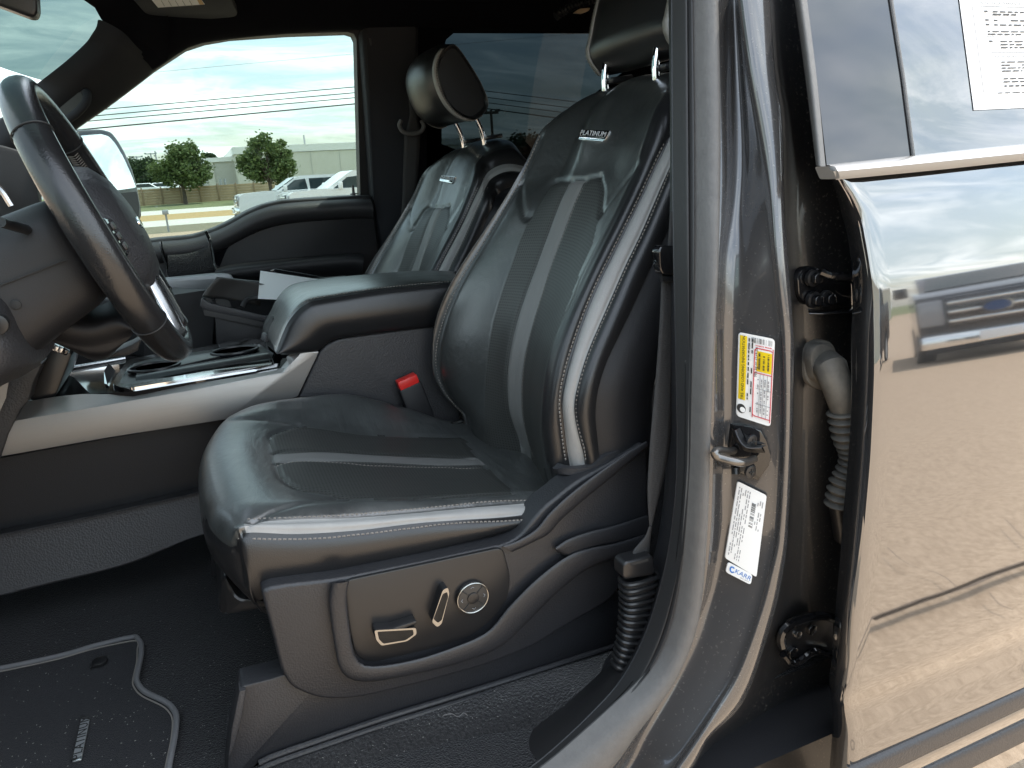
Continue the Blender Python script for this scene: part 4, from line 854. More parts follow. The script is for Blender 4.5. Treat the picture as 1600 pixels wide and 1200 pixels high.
poly('cup_holder_frame', [q+(0, 0, .006) for q in roundpoly(fr, .006)], (0, 0, -.007), M['chrome'], console, holes=[[q+(0, 0, .006) for q in roundpoly(fin, .006)]], bevel=0)
well = [q+(0, 0, .003) for q in fin]
poly('cup_holder_tray', well, (0, 0, -.004), M['plastic_smooth'], console)
far_w = [topp(x, y)+(0, 0, .004) for x, y in ((208,574),(238,566),(395,542),(402,549),(250,584),(215,592))]
poly('cup_holder_rim', roundpoly([q+(0, 0, .004) for q in far_w], .006), (0, 0, -.006), M['plastic_smooth'], console, bevel=.002)
for x, y in ((242, 580), (368, 554)):
    c = topp(x, y)+(0, 0, .009)
    tube('cup_ring', [c+(.046*math.cos(t), .036*math.sin(t), 0) for t in np.linspace(0, 2*math.pi, 40, endpoint=False)], .0035, M['plastic_smooth'], console, 8, closed=True)
    disc2('cup_well', c+(0, 0, -.004), .044, .003, M['headliner'], console, 32, (0, 0, 1), .0)
loft('bin_wall', [LP([(212,598),(300,580),(424,560)], 1.50), LP([(212,588),(300,572),(420,551)], 1.52), LP([(214,585),(300,569),(418,549)], 1.55)], M['plastic_smooth'], console, 16, 3)
tube('console_edge', [topp(112,577)+(0, 0, .003), topp(196,562)+(0, 0, .003)], .004, M['satin'], console, 8)
poly('console_latch', [topp(163,603)+(0, 0, .004), topp(165,592)+(0, 0, .016), topp(172,579)+(0, 0, .016), topp(177,580)+(0, 0, .006), topp(172,592)+(0, 0, .006), topp(168,604)+(0, 0, .004)], (.004, 0, -.006), M['chrome'], console, bevel=.001)
# console flank under the armrest
flank = [(466,622),(500,548),(512,537),(530,529),(565,524),(690,507),(720,520),(720,700),(466,700)]
poly('console_flank', roundpoly([P(x, y, YCN+.006) for x, y in flank], .008), (0, .08, 0), M['plastic_grey'], console, bevel=.014, seg=4)
# armrest
nr_top = [(430,549),(434,541),(441,523),(450,504),(462,488),(474,478),(490,470.5),(540,462),(600,453),(680,445),(712,443)]
nr_low = [(433,552),(448,554),(480,551),(496,548),(505,541),(514,534),(530,528),(560,524),(620,517),(680,510),(712,507)]
fr_top = [(413,527),(410,519),(413,506),(422,489),(434,467),(449,451),(470,443),(520,436),(580,431),(650,426),(712,427)]
nt = LP(nr_top, YCN-.004); nl = LP(nr_low, YCN); ft = LP(fr_top, 1.70)
cenr = (nt+ft)/2+np.array([0, 0, .008])
arm = loft('armrest', [nt, nt*.93+ft*.07+np.array([0, 0, .006]), nt*.7+ft*.3+np.array([0, 0, .010]), nt*.3+ft*.7+np.array([0, 0, .010]), nt*.07+ft*.93+np.array([0, 0, .006]), ft, ft+(0, .012, -.015), ft+(0, .014, -.09)], M['leather'], console, 70, 4, label='padded black leather armrest lid')
loft('armrest_side', [nl+(0, .02, -.002), nl, nl*.8+nt*.2+np.array([0, -.010, 0]), nl*.5+nt*.5+np.array([0, -.016, 0]), nl*.15+nt*.85+np.array([0, -.010, 0]), nt+(0, -.001, 0)], M['leather_smooth'], arm, 70, 4)
nts = resample(nt+np.array([0, .008, .0035]), 120); stitches_later = [(nts, np.tile(np.array([0, -.3, .95]), (120, 1)))]
poly('armrest_front', [P(432,552,YCN+.01), P(430,549,YCN), nt[1]+(0, .01, 0), P(430,520,1.55), P(413,527,1.69), P(416,538,1.69)], (.04, 0, 0), M['leather_smooth'], arm)
lt = [P(x, y, yy) for x, y, yy in ((416,520,1.62),(420,507,1.62),(428,493,1.58),(431,497,1.56),(428,512,1.56),(420,524,1.58))]
poly('latch_recess', roundpoly([np.array(q)+(-.006, 0, 0) for q in lt], .004), (.012, 0, 0), M['ink_black'], arm)
poly('latch_button', [np.array(q)+(-.008, 0, 0) for q in (P(413,529,1.60), P(415,519,1.60), P(422,522,1.57), P(419,534,1.57))], (.01, 0, 0), M['plastic_grey'], arm, bevel=.002)
# carpeted tunnel step below
st_t = LP([(-60,840),(0,827),(150,798),(311,761),(400,742)], 1.47); st_t2 = LP([(-60,850),(0,836),(150,806),(315,769),(400,750)], 1.43); st_b = LP([(-60,945),(0,931),(110,904),(190,884),(206,878),(218,865),(235,857),(320,835),(420,812)], 1.40)
tun = loft('tunnel_trim', [st_t+(0, .03, 0), st_t, st_t2+(0, 0, .002), st_t2*.9+resample(st_b, 5)*.1, resample(st_b, 5)*.9+st_t2*.1, resample(st_b, 5)], M['plastic_grey'], console, 50, 4)
# centre stack bottom with switches, and the lower dash
cs_ = poly('centre_stack', roundpoly([P(x, y, 1.46) for x, y in ((45,627),(52,600),(66,566),(84,536),(96,538),(110,549),(112,556),(88,618),(80,624))], .008), (0, .2, 0), M['plastic_smooth'], console, bevel=.004)
for k in range(3):
    box('toggle_switch', P(88+k*7, 543+k*2.5, 1.445), (.012, .02, .012), M['satin' if k < 2 else 'gloss_black'], cs_, Matrix.Rotation(R(35), 4, 'Y'), .003)
poly('stack_side', [P(x, y, 1.41) for x, y in ((-60,760),(-60,640),(0,596),(20,582),(52,566),(66,568),(52,598),(45,626),(32,640),(12,680),(0,716))], (0, .05, 0), M['plastic_grey'], console, bevel=.003)
poly('stack_side_trim', [P(x, y, 1.408) for x, y in ((-60,640),(-5,606),(14,592),(9,622),(-8,660),(-60,720))], (0, .002, 0), M['brushed'], console)  # thin brushed metal strip laid on the side of the stack

# ---------------------------------------------------------------- steering column, wheel
tilt = R(19.5); wn_ = np.array([math.cos(tilt), 0, math.sin(tilt)]); wu = np.array([-math.sin(tilt), 0, math.cos(tilt)]); wy = np.array([0, 1.0, 0])
WC = np.array([-.113, 1.15, 1.308]); WR = .1845
def W(r, a, d=0): return WC+r*(math.cos(a)*wy+math.sin(a)*wu)+wn_*d
rim_p = np.array([W(WR, a) for a in np.linspace(0, 2*math.pi, 96, endpoint=False)])
V = []; seg = 18
for i, a in enumerate(np.linspace(0, 2*math.pi, 96, endpoint=False)):
    e = math.cos(a)*wy+math.sin(a)*wu
    th = 1.0+.10*abs(math.cos(a))
    for k in range(seg):
        t = 2*math.pi*k/seg; V.append(W(WR, a)+e*.0165*th*math.cos(t)+wn_*.0195*th*math.sin(t))
F = grid_faces(96, seg, True)
for k in range(seg): F.append((95*seg+k, k, (k+1) % seg, 95*seg+(k+1) % seg))
wheel = mesh('steering_wheel', V, F, M['leather_smooth'], truck, True, 'black leather steering wheel with stitched rim and worn sheen')
wheel.data.materials[0] = mat('wheel_leather', (.012, .012, .013), .24, spec=.6, bump=[LG], var=(16, .5, (.02, .02, .021), .08))
# cross-stitches on the inner side of the rim
spath = []
for a0, a1 in ((R(-35), R(40)), (R(142), R(215))):
    V2 = []; F2 = []
    for a in np.arange(a0, a1, .022):
        e = math.cos(a)*wy+math.sin(a)*wu; tg = -math.sin(a)*wy+math.cos(a)*wu
        for sgn in (-1, 1):
            c = W(WR, a)-e*.0178+wn_*.004*sgn; d = (tg*.0016*1.0+wn_*.0036*sgn)
            o_ = len(V2); w_ = tg*.0006
            V2 += [c-d-w_, c-d+w_, c+d+w_, c+d-w_, c-e*.0012]; F2 += [(o_, o_+1, o_+4), (o_+1, o_+2, o_+4), (o_+2, o_+3, o_+4), (o_+3, o_, o_+4)]
    q = mesh('rim_stitching', V2, F2, M['thread'], wheel, False); q['kind'] = 'stuff'
def rimring(a, name):
    e = math.cos(a)*wy+math.sin(a)*wu
    tube(name, [W(WR, a)+e*.0186*math.cos(t)+wn_*.0217*math.sin(t) for t in np.linspace(0, 2*math.pi, 28, endpoint=False)], .0009, M['rubber'], wheel, 6, closed=True)
for a in (R(42), R(140), R(-40), R(220)): rimring(a, 'rim_seam')
# hub pad, spokes, buttons, lower metal spoke
hub = []
for rr, d in ((.0, .052), (.030, .052), (.060, .046), (.082, .032), (.092, .012), (.092, -.02)):
    hub.append([W(rr*(1.18 if abs(math.cos(a)) > .7 else 1.05), a, d-.012)-wu*.010 for a in np.linspace(0, 2*math.pi, 40, endpoint=False)])
hb = np.array(hub); mesh('airbag_cover', hb.reshape(-1, 3), grid_faces(len(hub), 40, True), M['plastic_grey'], wheel)
bz = poly('oval_emblem', [WC-wu*.010+wn_*.0422+wy*.020*math.cos(t)+wu*.0085*math.sin(t) for t in np.linspace(0, 2*math.pi, 36, endpoint=False)], -wn_*.004, M['chrome'], wheel, bevel=.001)
for sgn in (-1, 1):
    a0 = 0 if sgn > 0 else math.pi
    sp = [np.array([W(.070, a0+da*sgn, -.006-.010*abs(k)) , W(.110, a0+da*.8*sgn, -.008-.008*abs(k)), W(.150, a0+da*.65*sgn, -.006-.006*abs(k)), W(.176, a0+da*.6*sgn, -.002-.004*abs(k))])-wu*.014 for da, k in ((-.36, 1), (-.2, 0), (.05, 0), (.30, 1))]
    loft('spoke', sp, M['plastic_smooth'], wheel, 14, 5, thick=.012)
    bp2 = [W(.098, a0-.22*sgn, .022)-wu*.014, W(.145, a0-.18*sgn, .018)-wu*.014, W(.145, a0+.18*sgn, .018)-wu*.014, W(.098, a0+.22*sgn, .022)-wu*.014]
    pn = poly('button_panel', roundpoly(bp2, .008), -wn_*.020, M['gloss_black'], wheel, bevel=.002)
    for k in (-1, 0, 1):
        c = W(.121, a0, .0225)-wu*.014+wu*.013*k
        poly('wheel_button', roundpoly([c-wy*.012-wu*.005, c+wy*.012-wu*.005, c+wy*.012+wu*.005, c-wy*.012+wu*.005], .003), -wn_*.003, M['switch'], wheel, bevel=.001)
for da in (-.30, .30):
    a = -math.pi/2+da
    loft('metal_spoke', [np.array([W(.075, a-.14, .010), W(.12, a-.10, .010), W(.176, a-.08, .010)]), np.array([W(.075, a, .024), W(.12, a, .024), W(.172, a, .022)]), np.array([W(.075, a+.14, .010), W(.12, a+.10, .010), W(.176, a+.08, .010)])], M['satin'], wheel, 10, 4, thick=.006)
# column shroud: rounded body running forward and down from the hub
ca = np.array([-.955, 0, -.297]); cu_ = np.array([-.297, 0, .955])
secs = []
for s, hw, hh, up in ((.030, .060, .055, .0), (.045, .078, .070, -.004), (.10, .088, .078, -.012), (.17, .098, .088, -.022), (.25, .110, .096, -.03), (.34, .13, .11, -.04)):
    c = WC+ca*s+cu_*up-wu*.01; ring = []
    for t in np.linspace(0, 2*math.pi, 40, endpoint=False):
        ct, st_ = math.cos(t), math.sin(t); k = (abs(ct)**4+abs(st_)**4)**-.25
        ring.append(c+wy*hw*ct*k+cu_*hh*st_*k)
    secs.append(ring)
G = cr_axis(np.array(secs), 4, 0); F = grid_faces(G.shape[0], 40, True); F.append(tuple(range(39, -1, -1)))
colm = mesh('steering_column', G.reshape(-1, 3), F, M['plastic_soft'], truck, True, 'black column shroud behind the steering wheel', 50)
for y, r in ((1.035, .0055),):
    c = WC+ca*.125-wu*.045+np.array([0, -.094, 0]); disc2('screw_hole', c+(0, -.0005, 0), .006, .001, M['ink_black'], colm, 16)
seam_ = [WC+ca*s+np.array([0, -.092-(s-.1)*.12, 0])+cu_*(-.018) for s in (.05, .12, .2, .3)]
tube('shroud_seam', seam_, .0012, M['ink_black'], colm, 6, 20)
tube('stalk', [WC+ca*.07+wy*(-.085)+wu*.03, WC+ca*.075+wy*(-.16)+wu*.045], .006, M['plastic_smooth'], colm, 10)
cowl = poly('instrument_cowl', roundpoly([P(x, y, 1.62) for x, y in ((-80,215),(0,225),(48,240),(62,300),(70,380),(-80,400))], .02), (-.05, .25, 0), M['plastic_soft'], truck, bevel=.01, label='dark instrument cowl behind the wheel')
tube('cowl_trim', [P(-40,262,1.60), P(0,296,1.60), P(18,322,1.60)], .006, M['satin'], cowl, 8, 12)
# lower dash: knee bolster and the pod under the column
kn = [LP([(-80,430),(-20,442),(10,456),(30,482),(52,508),(86,536)], [1.06,1.07,1.08,1.09,1.11,1.14]), LP([(-80,470),(-20,480),(8,492),(30,512),(52,528),(82,545)], [1.02,1.03,1.04,1.06,1.09,1.13]), LP([(-80,560),(-20,556),(8,556),(32,558),(52,560),(70,561)], [1.0,1.01,1.02,1.04,1.07,1.11]), LP([(-80,640),(-20,610),(4,596),(30,584),(52,572),(64,566)], [1.05,1.05,1.06,1.08,1.10,1.13]), LP([(-80,650),(-20,618),(4,602),(30,590),(52,577),(66,570)], [1.25,1.25,1.25,1.25,1.25,1.25])]
knee = loft('knee_bolster', kn, M['plastic_grey'], truck, 30, 5, label='charcoal knee panel under the steering column')
disc2('knee_knob', P(-2, 505, 1.025), .012, .012, M['plastic_smooth'], knee, 24)
pod = [LP([(60,440),(110,470),(150,478),(176,470),(196,478)], 1.22), LP([(50,490),(96,505),(140,510),(180,500),(206,512)], 1.17), LP([(70,525),(104,535),(140,540),(178,532),(208,522)], 1.18), LP([(86,536),(112,547),(140,559),(164,560),(181,548)], 1.21), LP([(86,536),(112,548),(140,561),(164,562),(184,549)], 1.42)]
loft('column_pod', pod, M['plastic_soft'], truck, 24, 5)
poly('knee_bracket', [P(x, y, 1.40) for x, y in ((164,560),(182,548),(206,538),(222,528),(216,548),(200,556))], (0, .05, 0), M['plastic_grey'], truck, bevel=.004)
dashp = poly('glove_box', roundpoly([P(x, y, 2.05) for x, y in ((225,470),(262,462),(330,452),(336,470),(330,560),(225,560))], .01), (-.2, .3, 0), M['plastic_soft'], truck)

# ---------------------------------------------------------------- open front door, hinged out of the frame to the left: it is what the pillar mirrors
fd_a = R(68)
def FD(u, v, d=0):
    hx, hy = -.78, .63
    return np.array([hx+u*math.cos(fd_a)+d*math.sin(fd_a), hy-u*math.sin(fd_a)+d*math.cos(fd_a), v])
fdoor = poly('front_door', [FD(0, .45), FD(1.12, .45), FD(1.16, .8), FD(1.12, 1.30), FD(0, 1.30)], FD(0, 0, .10)-FD(0, 0, 0), M['plastic_soft'], truck, bevel=.02, label='open driver door')
poly('window_frame', [FD(0, 1.30), FD(.45, 1.72), FD(1.0, 1.76), FD(1.12, 1.30)], FD(0, 0, .05)-FD(0, 0, 0), M['rubber'], fdoor, holes=[[FD(.10, 1.32), FD(.47, 1.68), FD(.95, 1.71), FD(1.05, 1.32)]])
poly('window_glass', [FD(.05, 1.29, .02), FD(.46, 1.70, .02), FD(.98, 1.73, .02), FD(1.08, 1.29, .02)], FD(0, 0, .004)-FD(0, 0, 0), M['glass'], fdoor)
# ================================================================== seats
SEAT_D = np.array([0.0, 0.80, -0.06])         # passenger seat relative to the driver's
driver = thing('driver_seat', 'black leather driver seat with power controls, nearest the open door', 'car seat', (0.25, 1.15, 0.66), 'front seats of the truck')

def seg_grid_mesh(name, G, N, cellmask, mats, parent, uv=None, label=None):
    """Mesh from the cells of a grid chosen by cellmask; shares the grid's vertex normals so panels join smoothly."""
    nu, nv = G.shape[:2]; idx = -np.ones(nu*nv, int); faces = []
    for i in range(nu-1):
        for j in range(nv-1):
            if cellmask[i, j]: faces.append((i*nv+j, (i+1)*nv+j, (i+1)*nv+j+1, i*nv+j+1))
    if faces:
        g = G.reshape(-1, 3); nn_ = N.reshape(-1, 3); sg = 0.0
        for f in faces[::max(1, len(faces)//200)]: sg += np.sign(np.cross(g[f[1]]-g[f[0]], g[f[3]]-g[f[0]]) @ nn_[f[0]])
        if sg < 0: faces = [f[::-1] for f in faces]
    used = np.unique(np.array(faces).ravel()); idx[used] = np.arange(len(used))
    V = G.reshape(-1, 3)[used]; F = [tuple(idx[k] for k in f) for f in faces]
    me = bpy.data.meshes.new(name); me.from_pydata(V.tolist(), [], [tuple(int(a) for a in f) for f in F])
    me.polygons.foreach_set('use_smooth', [True]*len(me.polygons)); me.materials.append(mats); me.update()
    if uv is not None:
        ul = me.uv_layers.new(name='UVMap'); U = uv.reshape(-1, 2)[used]
        li = np.zeros(len(me.loops), int); me.loops.foreach_get('vertex_index', li)
        ul.data.foreach_set('uv', U[li].ravel())
    me.normals_split_custom_set_from_vertices(N.reshape(-1, 3)[used].tolist())
    o = bpy.data.objects.new(name, me); COL.objects.link(o)
    if label: o['label'] = label
    return attach(o, parent)
def grid_normals(G):
    du = np.gradient(G, axis=0); dv = np.gradient(G, axis=1); n = np.cross(du, dv)
    return n/(np.linalg.norm(n, axis=2)[..., None]+1e-12)
def arc_uv(G):
    du = np.linalg.norm(np.diff(G, axis=0), axis=2); dv = np.linalg.norm(np.diff(G, axis=1), axis=2)
    U = np.zeros(G.shape[:2]); W = np.zeros(G.shape[:2])
    U[1:] = np.cumsum(du, 0); W[:, 1:] = np.cumsum(dv, 1)
    m = U.shape[1]//2; U = np.repeat(U[:, m:m+1], U.shape[1], 1); k = W.shape[0]//2; W = np.repeat(W[k:k+1], W.shape[0], 0)
    return np.stack([W, U], -1)
STITCH = []      # (verts, faces) gathered per part
def stitches(name, paths, parent, gap=0.0062, ln=0.0042, wd=0.0011):
    V = []; F = []
    for pts, nrm in paths:
        s = np.concatenate([[0], np.cumsum(np.linalg.norm(np.diff(pts, axis=0), axis=1))]); k = int(s[-1]/gap)
        for i in range(k):
            a, b = i*gap, i*gap+ln
            A = np.array([np.interp(a, s, pts[:, c]) for c in range(3)]); B = np.array([np.interp(b, s, pts[:, c]) for c in range(3)])
            n = np.array([np.interp(a, s, nrm[:, c]) for c in range(3)]); n /= np.linalg.norm(n)+1e-9
            t = B-A; t /= np.linalg.norm(t)+1e-9; sd = np.cross(t, n)*wd; h = n*0.0012
            Mid = (A+B)/2
            o = len(V)
            V += [A-sd-h*0.4, A+sd-h*0.4, Mid-sd+h*0.2, Mid+sd+h*0.2, Mid+h, B-sd-h*0.4, B+sd-h*0.4]
            F += [(o, o+1, o+4), (o, o+4, o+2), (o+1, o+3, o+4), (o+2, o+4, o+5), (o+3, o+6, o+4), (o+4, o+6, o+5)]
    ob = mesh(name, V, F, M['thread'], parent, False); ob['kind'] = 'stuff'; return ob
def surf_path(G, N, pxline, mask, n=60, lift=0.0006):
    """Points on a grid surface that lie along a measured line."""
    q = resample(np.array(pxline, float), n); V = G.reshape(-1, 3); pr = proj(V); mk = mask.ravel()
    pr = np.where(mk[:, None], pr, 1e6); out = []; nn = []
    for p in q:
        d = np.sum((pr-p)**2, 1); ks = np.argpartition(d, 4)[:4]; ws = 1/(d[ks]+0.05)
        ws /= ws.sum(); out.append((V[ks]*ws[:, None]).sum(0)); nn.append((N.reshape(-1, 3)[ks]*ws[:, None]).sum(0))
    out = np.array(out); nn = np.array(nn); nn /= np.linalg.norm(nn, axis=1)[:, None]
    ker = np.ones(5)/5
    for c in range(3):
        e = np.pad(out[:, c], 2, mode='edge'); e[0:2] = 2*out[0, c]-out[2:0:-1, c]; e[-2:] = 2*out[-1, c]-out[-2:-4:-1, c]
        out[:, c] = np.convolve(e, ker, 'valid')
    return out+nn*lift, nn

# ---------------------------------------------------------------- backrest
YC = 1.15
def d1(z): return float(np.interp(z, [.9, 1.05, 1.3, 1.5], [.20, .198, .164, .155]))
BL = {
 'N4': ([(1048,348),(1006,440),(980,498),(950,560),(930,620),(931,660),(936,710)], lambda z: YC-d1(z)-.065),
 'N3': ([(1062,224),(1040,274),(1008,350),(978,412),(948,480),(920,544),(902,600),(896,632),(900,670),(910,700),(912,725)], lambda z: YC-d1(z)-.05),
 'N2': ([(1054,200),(1034,238),(1000,312),(970,372),(936,440),(908,508),(888,570),(879,610),(877,630),(880,665),(885,705),(890,727)], lambda z: YC-d1(z)-.03),
 'N1': ([(1042,146),(1025,176),(1008,225),(998,258),(970,320),(940,380),(912,436),(900,466),(876,516),(860,566),(853,610),(850,665),(852,700),(857,720)], lambda z: YC-d1(z)),
 'C1': ([(940,205),(914,282),(898,312),(880,360),(864,400),(846,456),(830,508),(818,556),(813,600),(813,638),(815,655),(822,690),(832,717)], lambda z: YC-.02),
 'C0': ([(915,207),(892,282),(878,306),(864,340),(848,386),(820,460),(804,512),(794,560),(791,600),(793,638),(802,670),(815,700)], lambda z: YC+.02),
 'F2': ([(868,284),(842,316),(828,338),(814,372),(800,412),(786,450),(772,496),(764,536),(758,580),(757,635),(759,670)], lambda z: YC+.085),
 'F1': ([(848,212),(830,254),(816,284),(790,328),(762,374),(746,400),(722,440),(702,484),(690,524),(685,556),(688,590),(696,608),(710,630),(730,650)], lambda z: YC+d1(z)),
 'F0': ([(844,212),(816,268),(786,316),(760,358),(730,400),(700,450),(682,494),(676,530),(679,570)], lambda z: YC+d1(z)+.012),
}
ZT = {'R': 1.38, 'N4': 1.375, 'N3': 1.41, 'N2': 1.428, 'N1': 1.468, 'M1': 1.487, 'C1': 1.494, 'C0': 1.494, 'F2': 1.488, 'F1': 1.468, 'F0': 1.455, 'F3': 1.41, 'F4': 1.375}
def colcurve(key):
    pts, fy = BL[key]; q = np.array([PF(x, y, fy) for x, y in pts]); q = q[np.argsort(q[:, 2])]
    return q
CURV = {k: colcurve(k) for k in BL}
def colx(key, z):
    q = CURV[key]; zz, xx = q[:, 2], q[:, 0]
    if z > zz[-1]:
        s = 0.60 if key in ('N4', 'N3', 'N2') else 0.62
        return xx[-1]+(z-zz[-1])*s
    if z < zz[0] and key == 'F0': return colx('F1', z)+xx[0]-colx('F1', zz[0])
    if z < zz[0]: return xx[0]+(zz[0]-z)*0.10
    return float(np.interp(z, zz, xx))
def column(key):
    zt = ZT[key]; zb = 0.83 if key not in ('N4', 'N3', 'N2') else 0.905
    zs = np.linspace(zb, zt-0.045, 13)
    def X(z):
        if key == 'M1': return colx('C1', z)*0.55+colx('N1', z)*0.45 + 0.006
        if key == 'F3': return max(colx('N3', z)-0.02, colx('F0', z)+.03)
        if key == 'F4': return max(colx('N4', z)-0.01, colx('F0', z)+.055)
        return colx(key, z)
    def Y(z):
        if key == 'M1': return YC-.085
        if key == 'F3': return YC+d1(z)+.045
        if key == 'F4': return YC+d1(z)+.06
        return BL[key][1](z)
    c = [(X(z), Y(z), z) for z in zs]
    xe, ye = X(zt-0.045), Y(zt)
    sh = 1-0.10*min(1, abs(ye-YC)/.2)
    outer = key in ('N4', 'N3', 'N2', 'F3', 'F4')
    Xr = 0.800
    for dx, dz in ((.028, -.020), (.055, -.006), (.085, 0.0), (.115, -.002)):
        c.append((xe+dx*(0.9 if outer else 1), YC+(ye-YC)*sh, zt+dz))
    c.append((max(Xr, xe+.14), YC+(ye-YC)*sh, zt-.03 if not outer else zt-.012))
    return np.array(c)
order = ['N4', 'N3', 'N2', 'N1', 'M1', 'C1', 'C0', 'F2', 'F1', 'F0', 'F3', 'F4']
CTRL = np.array([column(k) for k in order])           # cols x rows x 3
sub_c = [8, 8, 10, 14, 14, 12, 16, 18, 5, 6, 6]
BG = cr_axis(cr_axis(CTRL, sub_c, 0), 12, 1)           # fine grid, columns x rows
ci = np.concatenate([[0], np.cumsum(sub_c)])           # fine column index of each control line
CI = dict(zip(order, ci))
ncol, nrow = BG.shape[:2]
BN = grid_normals(BG)
if BN[CI['C1'], 60] @ np.array([-1, 0, 0.3]) < 0: BN = -BN
BPX = proj(BG.reshape(-1, 3)).reshape(ncol, nrow, 2)
front = np.zeros((ncol, nrow), bool); front[:CI['F0']+2] = True
vis = np.einsum('ijk,ijk->ij', BN, _o-BG) > 0
# cushion swelling between seams, ridge piping and stitched grooves
def bulge(a, b, amt):
    for j in range(CI[a], CI[b]+1):
        t = (j-CI[a])/(CI[b]-CI[a]); BG[j] += BN[j]*amt*math.sin(math.pi*t)
bulge('N2', 'N1', .007); bulge('N3', 'N2', .003); bulge('N4', 'N3', .008); bulge('F2', 'F1', .006)
INS_B = [(937,276),(942,300),(938,334),(926,380),(908,420),(890,470),(870,520),(857,566),(850,610),(847,665),(852,716)]   # near edge of the perforated insert
INS_T = [(868,284),(892,282),(914,281),(937,276)]
V_NEAR = [(999,257),(970,292),(938,334)]; V_FAR = [(815,284),(818,318),(822,342),(828,338)]
F2L = [(868,284),(856,294),(842,316),(828,338),(814,372),(800,412),(786,450),(772,496),(764,536),(758,580),(757,635),(759,680)]
L_C0 = BL['C0'][0][1:]; L_C1 = BL['C1'][0][1:]
seams = [(INS_T, 3.0, -.0035), (V_NEAR, 3.0, -.003), (V_FAR, 3.0, -.003), (L_C0, 2.2, -.0025), (L_C1, 2.2, -.0025), (F2L[:4], 3.0, -.003), (INS_B[:3], 3.0, -.003),
         (BL['F1'][0], 3.0, -.003), (BL['N1'][0][:], 3.2, .0035), (BL['N2'][0], 2.6, -.003), (BL['N3'][0], 2.6, -.003)]
fl = BPX.reshape(-1, 2); msk = (front & vis).ravel(); disp = np.zeros(len(fl))
for ln, wd, amt in seams:
    d = dist_poly(fl, resample(np.array(ln, float), 60)); disp += np.where(msk, amt*np.exp(-(d/wd)**2), 0)
BG += BN*disp.reshape(ncol, nrow)[..., None]
# gentle creases in the worn far bolster and under the badge
rngc = np.random.RandomState(3)
BN = grid_normals(BG)
if BN[CI['C1'], 60] @ np.array([-1, 0, 0.3]) < 0: BN = -BN
BUV = arc_uv(BG)
cen = (BPX[:-1, :-1]+BPX[1:, 1:])/2; cf = cen.reshape(-1, 2)
jj = np.repeat(np.arange(ncol-1)[:, None], nrow-1, 1)
ins_poly = INS_T + INS_B[1:] + [(850,760),(760,720)] + F2L[::-1]
m_ins = pip(cf, ins_poly).reshape(ncol-1, nrow-1) & (jj >= CI['N1']) & (jj < CI['F1'])
m_str = (jj >= CI['C1']) & (jj < CI['C0']) & m_ins
m_ins &= ~m_str
m_side = (jj >= CI['N3']) & (jj < CI['N2'])           # grey strip
m_blk = jj < CI['N3']
m_pip = (jj >= CI['N2']) & (jj < CI['N1'])
m_far = jj >= CI['F0']
m_main = ~(m_ins | m_str | m_side | m_blk | m_pip | m_far)
backrest = seg_grid_mesh('backrest', BG, BN, m_main, M['leather'], driver, BUV)
seg_grid_mesh('perforated_insert', BG, BN, m_ins, M['perf'], backrest, BUV)
seg_grid_mesh('centre_stripe', BG, BN, m_str, M['stripe_dark'], backrest, BUV)
seg_grid_mesh('bolster', BG, BN, m_pip, M['leather_smooth'], backrest, BUV)
seg_grid_mesh('bolster', BG, BN, m_far, M['leather_smooth'], backrest, BUV)
seg_grid_mesh('side_stripe', BG, BN, m_side, M['stripe'], backrest, BUV)
seg_grid_mesh('side_panel', BG, BN, m_blk, M['leather_smooth'], backrest, BUV)
# hard shell behind the upholstery
n4 = BG[0]; f4 = BG[-1]; rows = []
for k in range(0, nrow, 6):
    a, b = n4[k], f4[k]; top = k/(nrow-1)
    th = 0.105*(1-0.75*max(0, (top-.72)/.28))
    rows.append([a+(0, .004, 0), a+(th*.35, -.006, -.002), a+(th*.8, .0, -.004), a+(th, .035, -.006), (a+b)/2+(th*1.05, 0, -.006), b+(th, -.035, -.006), b+(th*.8, 0, -.004), b+(th*.35, .006, -.002), b+(0, -.004, 0)])
shell = np.array(rows)
mesh('back_shell', cr_axis(shell, 4, 1).reshape(-1, 3), grid_faces(shell.shape[0], cr_axis(shell, 4, 1).shape[1]), M['plastic_soft'], backrest)
fv = front & vis
pth = [surf_path(BG, BN, np.array(BL['F1'][0])+(-3, 0), fv), surf_path(BG, BN, np.array(BL['N2'][0])+(-4, 0), fv), surf_path(BG, BN, np.array(BL['N3'][0])+(4.5, 0), fv),
       surf_path(BG, BN, np.array(L_C1)+(4, 0), fv)]
stitches('stitching', pth, backrest)
# bottom hem of the backrest sides
hem = [PF(x, y, lambda z: YC-d1(z)-.05+dy) for x, y, dy in ((870,732,.022),(882,735,.006),(900,736,-.004),(922,732,-.012),(945,716,-.016),(975,702,-.012),(1006,684,.0))]
sweep('hem', hem, [(.004, .006), (-.006, .006), (-.006, -.006), (.004, -.006)], M['plastic_grey'], backrest, 30)
poly('hem_flap', [P(858,738,.965), P(872,744,.93), P(900,745,.915), P(905,752,.915), P(878,768,.93), P(864,762,.955)], (0, .02, 0), M['leather_smooth'], backrest, bevel=.004)

